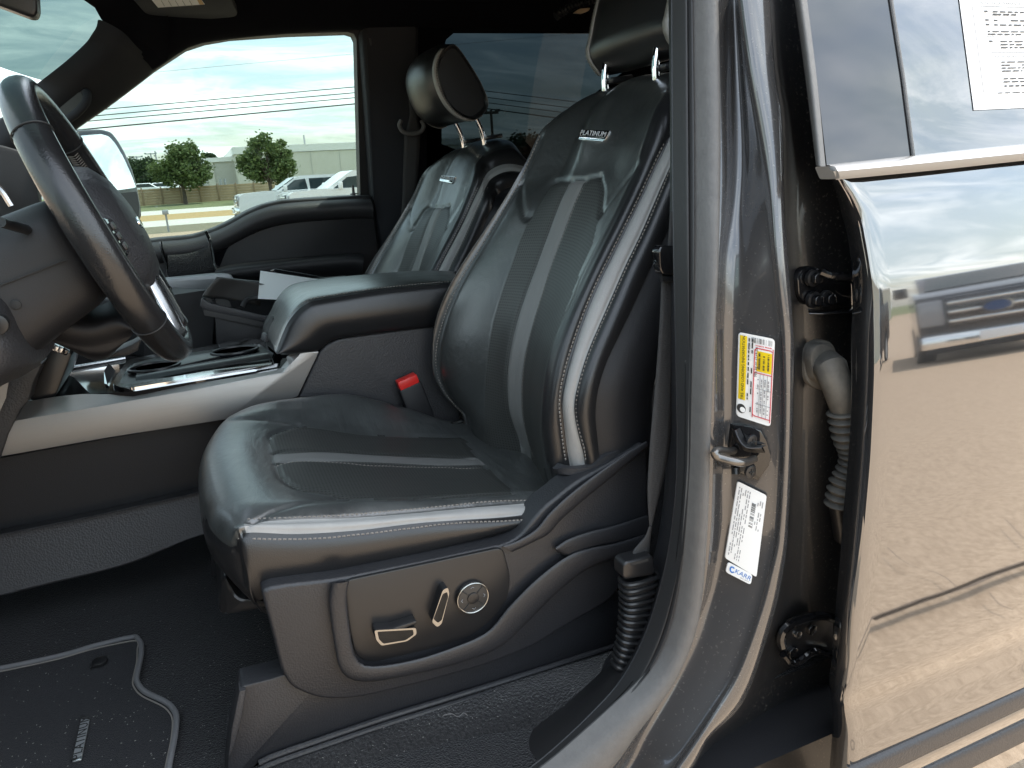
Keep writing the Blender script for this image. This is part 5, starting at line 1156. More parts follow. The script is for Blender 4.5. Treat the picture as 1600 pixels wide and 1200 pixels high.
# badge
def badge(parent):
    c = PF(922, 207, lambda z: YC-.012); k = np.argmin(np.sum((BG.reshape(-1, 3)-c)**2, 1)); n = BN.reshape(-1, 3)[k]; c = BG.reshape(-1, 3)[k]
    y = np.array([0, -1.0, 0.0]); y = y-n*(y @ n); y /= np.linalg.norm(y)      # reading direction: towards the open door
    u = np.cross(n, y); 
    if u[2] < 0: u = -u
    W, H = .034, .0095
    pts = []
    for a, b in ((-1, -.75), (-.97, .45), (-.9, .85), (.9, 1.0), (1, .95), (.93, -.6), (.8, -1.0), (-.9, -1.0)): pts.append(c+y*W*a+u*H*b+n*.006)
    bd = poly('badge', pts, -n*.006, M['chrome'], parent, bevel=.0015)
    inn = [c+y*W*a+u*H*b+n*.0066 for a, b in ((-.9, -.35), (-.86, .62), (.86, .8), (.8, -.35))]
    poly('badge_plate', inn, -n*.002, M['gloss_black'], bd)
    text('badge_lettering', 'PLATINUM', c+n*.0070+u*H*.18, y, u, .0125, M['silver_print'], bd, .0003, spacing=1.05)
badge(backrest)

# ---------------------------------------------------------------- headrest
def headrest(parent, off=(0, 0, 0), upright=False):
    off = np.array(off)
    # cross-sections in XZ at lateral stations; near side face is the widest
    prof_edge = np.array([(.618, 1.702), (.603, 1.680), (.596, 1.645), (.606, 1.602), (.630, 1.565), (.662, 1.543), (.690, 1.541), (.722, 1.572), (.708, 1.620), (.680, 1.668), (.650, 1.708), (.634, 1.712)])
    prof_mid = np.array([(.600, 1.712), (.578, 1.690), (.566, 1.655), (.572, 1.610), (.590, 1.570), (.622, 1.545), (.668, 1.538), (.735, 1.565), (.722, 1.620), (.694, 1.672), (.662, 1.718), (.630, 1.724)])
    if upright:
        prof_edge = np.array([(.800, 1.735), (.770, 1.700), (.748, 1.660), (.732, 1.615), (.720, 1.572), (.714, 1.552), (.724, 1.530), (.752, 1.512), (.815, 1.545), (.850, 1.610), (.868, 1.690), (.845, 1.738)])
        prof_mid = np.array([(.790, 1.748), (.752, 1.710), (.728, 1.665), (.714, 1.615), (.706, 1.572), (.704, 1.552), (.716, 1.528), (.748, 1.508), (.820, 1.542), (.858, 1.610), (.876, 1.695), (.845, 1.752)])
    st = [(-.128, 0, .90), (-.138, .0, .975), (-.134, .06, 1), (-.118, .25, 1), (-.085, .7, 1), (-.04, .95, 1), (0, 1, 1), (.04, .95, 1), (.085, .7, 1), (.118, .25, 1), (.134, .06, 1), (.138, 0, .975), (.128, 0, .90)]
    sec = []
    for y, m, s in st:
        pr = prof_edge*(1-m)+prof_mid*m; cc = pr.mean(0); pr = cc+(pr-cc)*s
        loop = resample(np.vstack([pr, pr[:1]]), 49)[:-1]
        sec.append(np.stack([loop[:, 0], np.full(48, YC+.02+y), loop[:, 1]], -1)+off)
    Gx = cr_axis(np.array(sec), [2, 3, 4, 5, 5, 5, 5, 5, 5, 4, 3, 2], 0); nu = Gx.shape[0]; nv = 48
    F = grid_faces(nu, nv, True); F.append(tuple(range(nv-1, -1, -1))); F.append(tuple((nu-1)*nv+k for k in range(nv)))
    hr = mesh('headrest', Gx.reshape(-1, 3), F, M['leather_smooth'], parent, True, None, 60)
    # grey piping band + stitches around the near side face
    for side in (0, 1):
        kk = 6 if side == 0 else nu-7
        ring = Gx[kk]; cen_ = ring.mean(0); b = []
        sgn = -1 if side == 0 else 1
        r_out = cen_+(ring-cen_)*1.012; r_out2 = cen_+(Gx[kk+(3 if side == 0 else -3)]-Gx[kk+(3 if side == 0 else -3)].mean(0))*1.012
        r_out2 = r_out2 + (Gx[kk+(3 if side == 0 else -3)].mean(0)-cen_)
        sel = [k for k in range(nv)]
        # only the front, top and bottom of the ring carry the band
        keep = [k for k in range(nv) if (ring[k]-cen_) @ np.array([.85, 0, .53 if not upright else -.4]) < .012]
        kset = sorted(keep, key=lambda k: (k-keep[0]) % nv)
        runs = [k for k in range(nv) if k in set(keep)]
        brk = next((i for i in range(len(runs)-1) if runs[i+1] != runs[i]+1), None)
        if brk is not None: runs = runs[brk+1:]+runs[:brk+1]
        V = []
        for k in runs: V += [r_out[k], r_out2[k]]
        o = mesh('piping_stripe', V, grid_faces(len(runs), 2), M['stripe'], hr)
        sm = o.modifiers.new('solid', 'SOLIDIFY'); sm.thickness = .002; sm.offset = 0
        l1 = np.array([cen_+(ring[k]-cen_)*1.006+(0, sgn*.005, 0) for k in runs]); n1 = np.array([(ring[k]-cen_)/np.linalg.norm(ring[k]-cen_)+(0, sgn*.6, 0) for k in runs])
        stitches('stitching', [(l1, n1)], hr)
    for y in (-.082, .082):
        base = np.array([.722, YC+.02+y, 1.478])+off
        tube('headrest_post', [base+(0.006, 0, -.05), base+(0, 0, .03), np.array([.695 if not upright else .738, YC+.02+y, 1.57])+off], .0062, M['chrome'], hr, 12, 14)
    return hr
headrest_d = headrest(driver, (0, 0, 0), True)
for y in (-.082, .082):
    c = np.array([.748, YC+.02+y, 1.4985])
    box('headrest_guide', c, (.045, .042, .010), M['plastic_smooth'], backrest, Matrix.Rotation(R(-6), 4, 'Y'), .003)

# ---------------------------------------------------------------- cushion
CY = [.905, .900, .915, .945, .985, 1.06, 1.15, 1.23, 1.29, 1.34, 1.385, 1.40]
ROWX = [[.02, .0, -.005, -.01, -.015, -.02, -.02, -.02, -.015, -.01, .0, .02], [.0, -.015, -.025, -.035, -.045, -.052, -.055, -.052, -.045, -.035, -.01, .0],
        [-.006, -.015, -.030, -.045, -.055, -.060, -.062, -.060, -.050, -.035, -.010, .0], [-.004, -.013, -.022, -.032, -.040, -.044, -.046, -.044, -.035, -.020, .0, .005],
        [.01, .0, .0, .0, .0, .0, .0, .0, .0, .005, .012, .015]]+[[x]*12 for x in (.055, .13, .22, .33, .42, .54)]
ROWZ = [[.815]*12, [.822, .856, .857, .857, .857, .858, .858, .858, .857, .856, .852, .83], [.835, .893, .894, .896, .900, .903, .905, .905, .905, .900, .890, .84],
        [.838, .930, .934, .936, .937, .938, .940, .942, .944, .945, .935, .85], [.840, .937, .944, .952, .953, .953, .953, .955, .960, .962, .945, .86],
        [.842, .921, .935, .946, .943, .939, .937, .940, .952, .967, .958, .87], [.843, .907, .920, .932, .919, .921, .925, .926, .936, .956, .960, .87],
        [.841, .896, .906, .916, .900, .898, .902, .902, .905, .931, .952, .86], [.846, .877, .890, .898, .877, .871, .874, .874, .877, .893, .905, .85],
        [.850, .866, .875, .881, .863, .857, .858, .858, .859, .862, .862, .84], [.845, .855, .860, .860, .850, .848, .848, .848, .848, .848, .848, .84]]
CC = np.zeros((11, 12, 3))
for i in range(11):
    for j in range(12):
        y = CY[j]
        if i < 4: y = 1.15+(y-1.15)*(1-(.06, .035, .02, .006)[i])
        CC[i, j] = (ROWX[i][j], y, ROWZ[i][j])
CG = cr_axis(cr_axis(CC, [8, 8, 8, 8, 10, 14, 16, 16, 14, 12], 0), [10, 6, 8, 10, 14, 36, 32, 12, 10, 8, 6], 1)
cj = np.concatenate([[0], np.cumsum([10, 6, 8, 10, 14, 36, 32, 12, 10, 8, 6])])
for j in range(0, cj[1]+1):
    CG[:, j] += np.array([0, -.010, 0])*math.sin(math.pi*j/cj[1])
CN = grid_normals(CG)
if CN[CG.shape[0]//2, CG.shape[1]//2][2] < 0: CN = -CN
CPX = proj(CG.reshape(-1, 3))
NB = [(366,858),(368,846),(376,834),(395,817),(420,803),(446,793),(480,785),(540,779)]
INS_F = [(469,664),(440,673),(424,679),(421,690),(421,700),(429,725),(442,747),(460,760),(482,766),(512,770),(540,779)]
FBS = [(358,656),(380,655),(400,655),(430,657),(469,664),(560,677),(640,682),(726,682)]
NBS = [(540,779),(620,778),(700,776),(800,770)]
INS_R = [(726,682),(735,700),(760,730),(800,762)]
S_F = [(427,709),(455,703),(510,704),(600,710),(700,714),(742,717)]; S_N = [(431,726),(460,719),(510,720),(600,726),(700,729),(756,729)]
L_LOW = [(320,812),(332,836),(350,850),(366,858)]
T1L = [(386,816),(460,814),(550,809),(640,801),(700,796),(762,789),(830,787)]; T2L = [(372,834),(405,836),(475,836),(550,830),(700,812),(775,808),(832,805)]
vis_c = (np.einsum('ijk,ijk->ij', CN, _o-CG) > -.02)
dsp = np.zeros(len(CPX)); mv = vis_c.ravel()
for ln, wd, amt in ((INS_F, 2.6, -.0035), (FBS, 2.4, -.0025), (NBS, 2.6, -.003), (INS_R, 2.6, -.003), (S_F, 1.8, -.002), (S_N, 1.8, -.002), (NB, 3.0, -.003), (T1L, 2.2, -.0025), (T2L, 2.2, -.003), (L_LOW, 2.2, -.003)):
    d = dist_poly(CPX, resample(np.array(ln, float), 60)); dsp += np.where(mv, amt*np.exp(-(d/wd)**2), 0)
CG += CN*dsp.reshape(CN.shape[:2])[..., None]
# creases worn into the front edge
pp = CPX.reshape(CN.shape[0], CN.shape[1], 2)
CN = grid_normals(CG)
if CN[CG.shape[0]//2, CG.shape[1]//2][2] < 0: CN = -CN
CUV = arc_uv(CG)
cc_ = ((pp[:-1, :-1]+pp[1:, 1:])/2).reshape(-1, 2); sh_ = (CG.shape[0]-1, CG.shape[1]-1)
cjj = np.repeat(np.arange(sh_[1])[None], sh_[0], 0); cii = np.repeat(np.arange(sh_[0])[:, None], sh_[1], 1)
top_ = cjj >= cj[2]
def inpoly(pl): return pip(cc_, pl).reshape(sh_)
c_ins = inpoly(INS_F[::-1]+FBS[4:]+INS_R[1:]+NBS[::-1][:-1]) & top_ & (cjj < cj[9])
ymid = (CG[:-1, :-1, 1]+CG[1:, 1:, 1])/2
c_str = (ymid > 1.132) & (ymid < 1.170) & c_ins & (cjj > cj[4]) & (cjj < cj[8])
c_ins &= ~c_str
edge_front = NB+[(540,700),(300,600),(280,800)]+L_LOW
c_side_str = (cjj >= cj[1]) & (cjj < cj[2]) & (cii >= 31)
low = inpoly([(366,858)]+T2L+[(840,1000),(366,1000)]) & (cjj < cj[2]+2)
c_blk = (low | ((cjj < cj[1]) & (cii >= 24))) & ~c_side_str
c_fas = inpoly([(290,812)]+L_LOW+[(366,1000),(290,1000)]) & ~c_blk
fwrap = inpoly(NB+[(512,770),(482,766),(460,760),(442,747),(429,725),(421,700),(421,690),(424,679),(440,673),(469,664),(430,657),(400,655),(358,656),(250,640),(250,800)]+L_LOW) & ~c_ins & ~c_str & ~c_fas & ~c_blk & ~c_side_str
rest = ~(c_ins | c_str | c_side_str | c_blk | c_fas | fwrap)
cushion = seg_grid_mesh('cushion', CG, CN, rest, M['leather_worn'], driver, CUV)
seg_grid_mesh('front_panel', CG, CN, fwrap, M['leather_worn'], cushion, CUV)
seg_grid_mesh('perforated_insert', CG, CN, c_ins, M['perf'], cushion, CUV)
seg_grid_mesh('centre_stripe', CG, CN, c_str, M['stripe_dark'], cushion, CUV)
seg_grid_mesh('side_stripe', CG, CN, c_side_str, M['stripe'], cushion, CUV)
seg_grid_mesh('side_panel', CG, CN, c_blk, M['leather_smooth'], cushion, CUV)
seg_grid_mesh('lower_front_panel', CG, CN, c_fas, M['leather_smooth'], cushion, CUV)
vm = vis_c & (np.arange(CG.shape[1])[None] < cj[10])
stitches('stitching', [surf_path(CG, CN, np.array(T2L)+(0, 7), vm), surf_path(CG, CN, np.array(T1L)+(0, -5), vm), surf_path(CG, CN, np.array(S_N)+(0, 3), vm)], cushion)
# underside rail tray at the front of the seat
poly('seat_tray', roundpoly([P(345,905,.98), P(352,900,.97), P(372,935,.96), P(420,940,.95), P(420,950,.95), P(350,962,.97), P(341,955,.98)], .01), (0, .25, 0), M['plastic_smooth'], driver, bevel=.004)

# ---------------------------------------------------------------- side shield and controls
SY = .872
def S(x, y, d=0): return P(x, y, SY+d)
sh_out = [(408,925),(420,918),(450,913),(530,904),(660,878),(790,850),(812,838),(832,812),(850,792),(900,752),(960,720),(1004,692),(1012,700),(1014,838),(1000,850),(985,880),(960,935),(890,975),(835,1010),(760,1040),(660,1068),(560,1092),(500,1094),(455,1075),(440,1050),(428,1000)]
shield = poly('side_shield', roundpoly([S(x, y) for x, y in sh_out], .02), (0, .045, 0), M['plastic'], driver, bevel=.012, seg=4)
# raised Y-shaped rib, lofted as a band with a slanted top
def band(name, inner, outer, h, matn, parent, n=50):
    a = np.array([S(x, y, 0.001) for x, y in inner]); b = np.array([S(x, y, -h) for x, y in inner]); b2 = np.array([S(x, y, -h*0.92) for x, y in outer]); c = np.array([S(x, y, 0.002) for x, y in outer])
    A, B, B2, Cc = (resample(q, n) for q in (a, b, b2, c))
    A_ = B*.35+A*.65
    return loft(name, [A, A*.2+B*.8+np.array([0, .002, 0]), B, B*.5+B2*.5+np.array([0, -h*.15, 0]), B2, B2*.3+Cc*.7+np.array([0, -h*.1, 0]), Cc], matn, parent, n, 3)
band('shield_rib', [(545,908),(541,935),(546,985),(556,1030),(580,1042),(640,1034),(700,1016),(760,990),(796,950),(838,908),(885,872),(922,858),(962,850),(1008,836)],
     [(520,911),(515,940),(522,1000),(535,1050),(570,1064),(640,1054),(720,1034),(780,1010),(822,972),(862,932),(902,898),(930,882),(970,870),(1010,862)], .016, M['plastic'], shield)
band('shield_rib', [(1010,690),(960,722),(900,766),(862,800),(838,828),(808,846),(786,853)], [(1012,699),(966,736),(910,782),(876,812),(856,834),(880,842),(940,822),][:5]+[(826,850),(800,862)], .010, M['plastic'], shield)
band('shield_rib', [(868,856),(890,843),(925,831),(962,822),(1012,806)], [(869,860),(892,868),(928,854),(966,847),(1012,836)], .012, M['plastic'], shield)
panel = poly('control_panel', roundpoly([S(x, y, -.004) for x, y in ((536,908),(660,882),(786,855),(798,900),(794,935),(770,968),(735,995),(690,1010),(580,1036),(556,1026),(546,985))], .012), (0, .01, 0), M['switch'], shield, bevel=.002, label='smooth control panel with chrome-edged seat switches')
panel.data.materials[0] = M['plastic_smooth']
def ring_switch(pts, h, name):
    b = poly(name, roundpoly([S(x, y, -.004-h) for x, y in pts], .003), (0, h, 0), M['plastic_smooth'], shield, bevel=.0015)
    c = np.mean(pts, 0)
    lo = [S(x, y, -.0045-h) for x, y in pts]; li = [S(c[0]+(x-c[0])*.86, c[1]+(y-c[1])*.78, -.0045-h) for x, y in pts]
    poly('switch_rim', roundpoly(lo, .003), (0, .0015, 0), M['rim_chrome'], shield, holes=[roundpoly(li, .002)])
    poly('switch_face', roundpoly([S(c[0]+(x-c[0])*.86, c[1]+(y-c[1])*.78, -.0040-h) for x, y in pts], .002), (0, .001, 0), M['switch'], shield)
ring_switch([(585,985),(650,981),(651,991),(636,1002),(596,1009),(588,1000)], .018, 'seat_switch')
box('switch_top', S(616, 978, -.012), (.058, .018, .006), M['plastic_smooth'], shield, Matrix.Rotation(R(-3), 4, 'Y'), .002)
ring_switch([(692,922),(700,918),(702,928),(690,975),(683,980),(675,972)], .018, 'seat_switch')
dc = np.array(S(737, 931, -.004))
dy = np.array([0, -1.0, 0])
def disc(name, c, r, h, m, parent, seg=40, bevel=.001):
    ring = [np.array(c)+(r*math.cos(a), 0, r*math.sin(a)) for a in np.linspace(0, 2*math.pi, seg, endpoint=False)]
    return poly(name, [q+(0, -h, 0) for q in ring], (0, h, 0), m, parent, bevel=bevel)
disc('lumbar_switch', dc, .0225, .006, M['switch'], shield)
tr = [dc+(.0225*math.cos(a), -.006, .0225*math.sin(a)) for a in np.linspace(0, 2*math.pi, 48, endpoint=False)]
tube('switch_rim', tr, .0015, M['rim_chrome'], shield, 8, closed=True)
disc('lumbar_button', dc+(0, -.006, 0), .0085, .002, M['plastic_smooth'], shield)
for k in range(4):
    a = math.pi/4+k*math.pi/2
    p0 = dc+(.0095*math.cos(a), -.0065, .0095*math.sin(a)); p1 = dc+(.0215*math.cos(a), -.0065, .0215*math.sin(a))
    tube('switch_groove', [p0, p1], .0007, M['ink_black'], shield, 6)
    a2 = k*math.pi/2; c2 = dc+(.0155*math.cos(a2), -.0066, .0155*math.sin(a2))
    tube('switch_arrow', [c2+(-.0025*math.sin(a2), 0, .0025*math.cos(a2)), c2+(.002*math.cos(a2), 0, .002*math.sin(a2)), c2+(.0025*math.sin(a2), 0, -.0025*math.cos(a2))], .0004, M['ink'], shield, 5)
# belt buckle on its stalk, fixed to the seat frame
bk0 = P(660, 655, 1.40); bk1 = P(638, 600, 1.40)
ax = bk1-bk0; ax /= np.linalg.norm(ax); sx = np.array([1.0, 0, 0]); sx = sx-ax*(sx @ ax); sx /= np.linalg.norm(sx); sy = np.cross(ax, sx)
def obb(name, c, hx, hy, hz, m, parent, bev=.003, label=None):
    rot = Matrix(((sx[0], sy[0], ax[0], 0), (sx[1], sy[1], ax[1], 0), (sx[2], sy[2], ax[2], 0), (0, 0, 0, 1)))
    return box(name, c, (hx*2, hy*2, hz*2), m, parent, rot, bev, label)
bk = obb('belt_buckle', (bk0+bk1)/2, .024, .014, .040, M['plastic_soft'], driver, .005)
obb('buckle_button', bk1+ax*.006, .021, .0125, .010, M['red'], bk, .003, 'bright red release button')
obb('buckle_collar', bk0-ax*.012, .018, .012, .014, M['plastic_smooth'], bk, .003)
tube('buckle_stalk', [bk0-ax*.02, bk0-ax*.06, bk0-ax*.10+(.03, 0, 0)], .007, M['plastic_smooth'], bk, 10, 10)
tube('recline_rod', [P(705, 664, 1.36), P(722, 657, 1.37)], .005, M['satin'], driver, 10)

# ---------------------------------------------------------------- passenger seat: copies of the driver's parts
passenger = thing('passenger_seat', 'black leather passenger seat beyond the console, below the far window', 'car seat', np.array([0.25, 1.15, 0.66])+SEAT_D, 'front seats of the truck')
for ch in list(driver.children):
    nm = ch.name.split('.')[0]
    if nm in ('seat_tray', 'recline_rod', 'headrest'): continue
    c = copy_tree(ch, passenger)
    c.matrix_parent_inverse = ch.matrix_parent_inverse.copy()
headrest(passenger, SEAT_D)
stitches('armrest_stitching', stitches_later, console)
# ================================================================== belts, mat, bin, paper, stickers
# driver belt
sb = thing('seat_belt', 'black driver seat belt hanging beside the door pillar, with ribbed lower sleeve', 'seat belt', P(1000, 980, .80), 'seat belts')
def ribbon(name, L, Rr_, Y, parent, m=None):
    a = np.array(LP(L, Y)); b = np.array(LP(Rr_, Y)); return loft(name, [a, (resample(a, len(a))+resample(b, len(b)))/2+np.array([0, -.0015, 0]), b], m or M['webbing'], parent, 60, 2, thick=.0016)
ribbon('webbing', [(1034,428),(1031,500),(1024,600),(1016,690),(1012,760),(1013,800),(1015,826)], [(1057,428),(1054,500),(1051,600),(1048,680),(1040,730),(1026,790),(1017,826)], [.80,.795,.79,.785,.782,.780,.780], sb)
ribbon('webbing', [(1014,822),(1008,838),(998,850),(989,862),(987,880)], [(1018,822),(1016,840),(1015,852),(1014,866),(1013,882)], .778, sb)
ribbon('webbing', [(1047,330),(1044,380),(1040,430)], [(1062,330),(1060,380),(1057,430)], .79, sb)
poly('belt_tongue', roundpoly([P(1029,392,.785), P(1034,384,.785), P(1058,384,.785), P(1058,432,.785), P(1036,430,.785), P(1030,418,.785)], .006), (0, .014, 0), M['gloss_black'], sb, bevel=.004, seg=3)
poly('belt_stop', [P(1034,431,.788), P(1057,431,.788), P(1056,440,.788), P(1036,441,.788)], (0, .006, 0), M['plastic_smooth'], sb, bevel=.002)
cap = poly('sleeve_cap', roundpoly([P(974,884,.762), P(979,878,.762), P(1018,868,.762), P(1022,872,.762), P(1024,895,.762), P(1020,899,.762), P(978,906,.762), P(974,902,.762)], .006), (0, .024, 0), M['plastic_smooth'], sb, bevel=.005, seg=3)
poly('sleeve_slot', [P(985,880,.7615), P(1013,873,.7615), P(1013,877,.7615), P(986,884,.7615)], (0, .004, 0), M['ink_black'], cap)
c0 = np.array([P(999,902,.774), P(998,940,.774), P(993,980,.772), P(984,1020,.770), P(976,1042,.769)]); cp = resample(c0, 14)
hw = np.linspace(.0275, .019, 14)
for i in range(14):
    d = (cp[min(i+1, 13)]-cp[max(i-1, 0)]); d /= np.linalg.norm(d); k = np.array([math.cos(-.28), 0, .28])
    k = k-d*(k @ d); k /= np.linalg.norm(k); n_ = np.cross(d, k)
    ring = []
    for t in np.linspace(0, 2*math.pi, 28, endpoint=False):
        ct, s2 = math.cos(t), math.sin(t); q = (abs(ct)**4+abs(s2)**4)**-.25; ring.append(cp[i]+k*hw[i]*ct*q+n_*.013*s2*q)
    tube('sleeve_rib', ring, .0036, M['plastic_smooth'], sb, 8, closed=True)
secs = []
for i in range(14):
    d = (cp[min(i+1, 13)]-cp[max(i-1, 0)]); d /= np.linalg.norm(d); k = np.array([math.cos(-.28), 0, .28]); k = k-d*(k @ d); k /= np.linalg.norm(k); n_ = np.cross(d, k)
    secs.append([cp[i]+k*(hw[i]-.001)*math.cos(t)*((abs(math.cos(t))**4+abs(math.sin(t))**4)**-.25)+n_*.012*math.sin(t)*((abs(math.cos(t))**4+abs(math.sin(t))**4)**-.25) for t in np.linspace(0, 2*math.pi, 28, endpoint=False)])
mesh('sleeve_core', np.array(secs).reshape(-1, 3), grid_faces(14, 28, True), M['rubber'], sb)
# passenger belt on the far pillar
pb = thing('seat_belt', 'dark passenger seat belt hanging down the far pillar behind the passenger seat', 'seat belt', P(640, 300, 2.25), 'seat belts')
ribbon('webbing', [(632,205),(630,260),(628,320),(622,380)], [(657,205),(654,260),(650,320),(643,380)], [2.22,2.25,2.27,2.28], pb)
ribbon('webbing', [(638,150),(640,180),(634,207)], [(652,150),(652,180),(657,207)], [2.17,2.18,2.21], pb)
tube('belt_guide', LP([(627,188),(624,196),(630,206),(644,209),(657,206),(662,197),(658,188)], 2.18), .006, M['rubber_grey'], pb, 8, 30)

# floor mat
mz = lambda x, y: PZ(x, y, .604)
mo_ = [(-80,1060),(0,1046),(94,1026),(150,1010),(206,997),(216,1000),(221,1010),(220,1030),(214,1058),(216,1070),(228,1083),(258,1098),(270,1108),(276,1122),(274,1150),(268,1180),(262,1210),(240,1270),(-80,1290)]
fm = thing('floor_mat', 'black carpet floor mat with a grey stitched border and metal name tag', 'floor mat', mz(150, 1120))
mo3 = [mz(x, y) for x, y in mo_]
poly('mat_pile', [q for q in mo3], (0, 0, -.012), M['mat_rug'], fm)
bl_ = np.array([mz(x, y) for x, y in mo_[:-2]])+(0, 0, .002)
bl_ = resample(bl_, 160); tube('mat_border', bl_, .0042, M['mat_edge'], fm, 8)
inner = np.array([mz(x-6 if y > 1000 else x, y+6) for x, y in mo_[:-2]])+(0, 0, .002); tube('mat_border_stitch', resample(inner, 160), .0012, M['thread'], fm, 5)
tg = [mz(128,1121)+(0, 0, .004), mz(143,1123)+(0, 0, .004), mz(129,1190)+(0, 0, .004), mz(112,1195)+(0, 0, .004)]
tgp = poly('name_tag', roundpoly(tg, .003), (0, 0, -.004), M['satin'], fm, bevel=.001)
poly('tag_face', roundpoly([sum(tg)/4*.16+q*.84+np.array([0, 0, .0006]) for q in tg], .002), (0, 0, -.001), M['galv'], tgp)
upd = (tg[0]+tg[1])/2-(tg[2]+tg[3])/2; rgt = tg[1]-tg[0]
wl = np.linalg.norm(upd)
text('tag_lettering', 'PLATINUM', sum(tg)/4+np.array([0, 0, .0012]), upd, -rgt, wl*.185, M['ink_black'], tgp, .0002, spacing=1.1)
hc = mz(157, 1038)+(0, 0, .004); hook = disc2('mat_anchor', hc, .012, .004, M['plastic_smooth'], fm, 20, (0, 0, 1))
tube('anchor_slot', [mz(143,1048)+(0, 0, .004), mz(152,1035)+(0, 0, .005), mz(168,1030)+(0, 0, .004)], .002, M['rubber'], fm, 6, 12)
crumb = []
# lint specks on the carpet, each a tiny fibre
rs = np.random.RandomState(4); V = []; F = []
def speck(p, l, r_, wd):
    a = rs.uniform(0, math.pi); d = np.array([math.cos(a), math.sin(a), 0]); s = np.array([-d[1], d[0], 0]); o = len(V)
    V.extend([p-d*l-s*wd, p+d*l-s*wd, p+d*l+s*wd, p-d*l+s*wd, p+(0, 0, r_)]); F.extend([(o, o+1, o+4), (o+1, o+2, o+4), (o+2, o+3, o+4), (o+3, o, o+4)])
for _ in range(420):
    x, y = rs.uniform(0, 480), rs.uniform(870, 1200)
    inm = pip(np.array([[x, y]]), mo_)[0]
    p = PZ(x, y, .606 if inm else .592)
    if p[1] < 1.5 and p[1] > .9: l = rs.choice([.0004, .0007, .0012]); speck(p, l, .0007, .0004)
for _ in range(90):
    u = rs.rand(); v = rs.rand(); k = int(u*(len(cs1)-1)); p = (cs1[k]*(1-v)+cs2[k]*v); speck(p+np.array([rs.uniform(-.05, .05), -.001, .004]), rs.choice([.0005, .0009]), .0007, .0004)
lint = mesh('lint', V, F, mat('lint_fibre', (.30, .29, .27), .9), None, False); tag(lint, 'pale specks of lint scattered over the black carpet', 'lint', None, 'stuff')
tag(tube('hair', [P(692,1118,.80), P(705,1115,.80), P(716,1120,.80), P(724,1114,.80), P(731,1118,.80)], .0004, M['mat_edge'], None, 5, 30), 'pale curved hair lying on the carpet strip of the sill', 'hair')

# organiser bin with papers
bn = thing('storage_bin', 'black open organiser bin with a rim strap, beside the console armrest', 'storage bin', P(380, 540, 2.0))
rim = [P(338,432,2.05), P(420,440,2.05), P(540,430,2.05), P(540,480,1.85), P(412,502,1.84), P(318,482,1.84), P(313,468,1.85)]
poly('bin_rim', rim, (0, 0, -.016), M['rubber'], bn, holes=[[sum(rim)/7*.10+q*.90 for q in rim]], bevel=.002)
poly('bin_front', [P(336,492,1.85), P(412,502,1.85), P(480,494,1.85), P(480,560,1.85), P(340,560,1.85)], (0, .01, 0), M['plastic_soft'], bn, bevel=.003)
poly('rim_strap', [P(313,478,1.838), P(318,484,1.838), P(415,504,1.838), P(470,500,1.838), P(470,490,1.838), P(415,494,1.838), P(330,474,1.838), P(315,466,1.838)], (0, .008, 0), M['plastic_grey'], bn, bevel=.002)
loft('bin_flap', [LP([(316,463),(325,450),(340,433)], 1.87), LP([(355,467),(365,450),(378,438)], 1.90), LP([(406,478),(410,460),(414,444)], 1.92)], mat('bin_lining', (.05, .048, .046), .55), bn, 10, 5, thick=.003)
poly('bin_pocket', roundpoly([P(321,465,1.845), P(331,467,1.845), P(331,473,1.845), P(321,471,1.845)], .003), (0, .004, 0), M['ink_black'], bn)
poly('bin_pocket', roundpoly([P(336,467,1.845), P(356,469,1.845), P(361,475,1.845), P(360,481,1.845), P(338,475,1.845)], .004), (0, .004, 0), M['ink_black'], bn)
poly('bin_back', [P(338,433,2.05), P(420,441,2.05), P(540,431,2.05), P(540,520,2.05), P(338,520,2.05)], (0, .01, 0), M['plastic_soft'], bn)
tube('bin_handle', [P(378,480,1.86), P(384,470,1.87), P(396,466,1.88), P(420,466,1.88), P(440,470,1.88)], .006, M['rubber'], bn, 8, 20)
pp1 = poly('paper_sheet', [P(407,423,1.97), P(508,438,2.03), P(520,470,1.93), P(430,468,1.86), P(403,467,1.86)], (0, .002, .0), M['paper'], None); tag(pp1, 'blank white paper standing in the bin behind the armrest', 'paper')
fo = poly('folder', [P(422,423,2.06), P(430,420,2.06), P(524,436,2.10), P(524,452,2.10), P(424,440,2.06)], (0, .004, 0), M['gloss_black'], None, bevel=.001); tag(fo, 'black folder edge sticking up behind the white paper', 'folder')

# stickers on the pillar
def onp(x, y, d): return B(x, y, -.0030-d)
def sticker_print(parent, o, ux, uy, rows_, m, wd):
    """rows of short printed dashes; o origin, ux / uy edge vectors"""
    V = []; F = []; n = np.cross(ux, uy); n /= np.linalg.norm(n)
    if n[1] > 0: n = -n
    for u0, u1, v0, v1 in rows_:
        a = len(V); V.extend([o+ux*u0+uy*v0+n*wd, o+ux*u1+uy*v0+n*wd, o+ux*u1+uy*v1+n*wd, o+ux*u0+uy*v1+n*wd]); F.append((a, a+1, a+2, a+3))
    return mesh('sticker_print', V, F, m, parent, False)
def dashes(rs_, u0, u1, v0, v1, nl, fill=.6, along='v'):
    out = []
    for k in range(nl):
        c = (k+.5)/nl; t = 0.0
        while t < 1:
            l = rs_.uniform(.02, .09)
            if rs_.rand() < fill:
                a, b = t, min(1, t+l)
                if along == 'v': out.append((u0+(u1-u0)*(c-.16/nl*1.2), u0+(u1-u0)*(c+.16/nl*1.2), v0+(v1-v0)*a, v0+(v1-v0)*b))
                else: out.append((u0+(u1-u0)*a, u0+(u1-u0)*b, v0+(v1-v0)*(c-.2/nl), v0+(v1-v0)*(c+.2/nl)))
            t += l+rs_.uniform(.008, .025)
    return out
rs = np.random.RandomState(9)
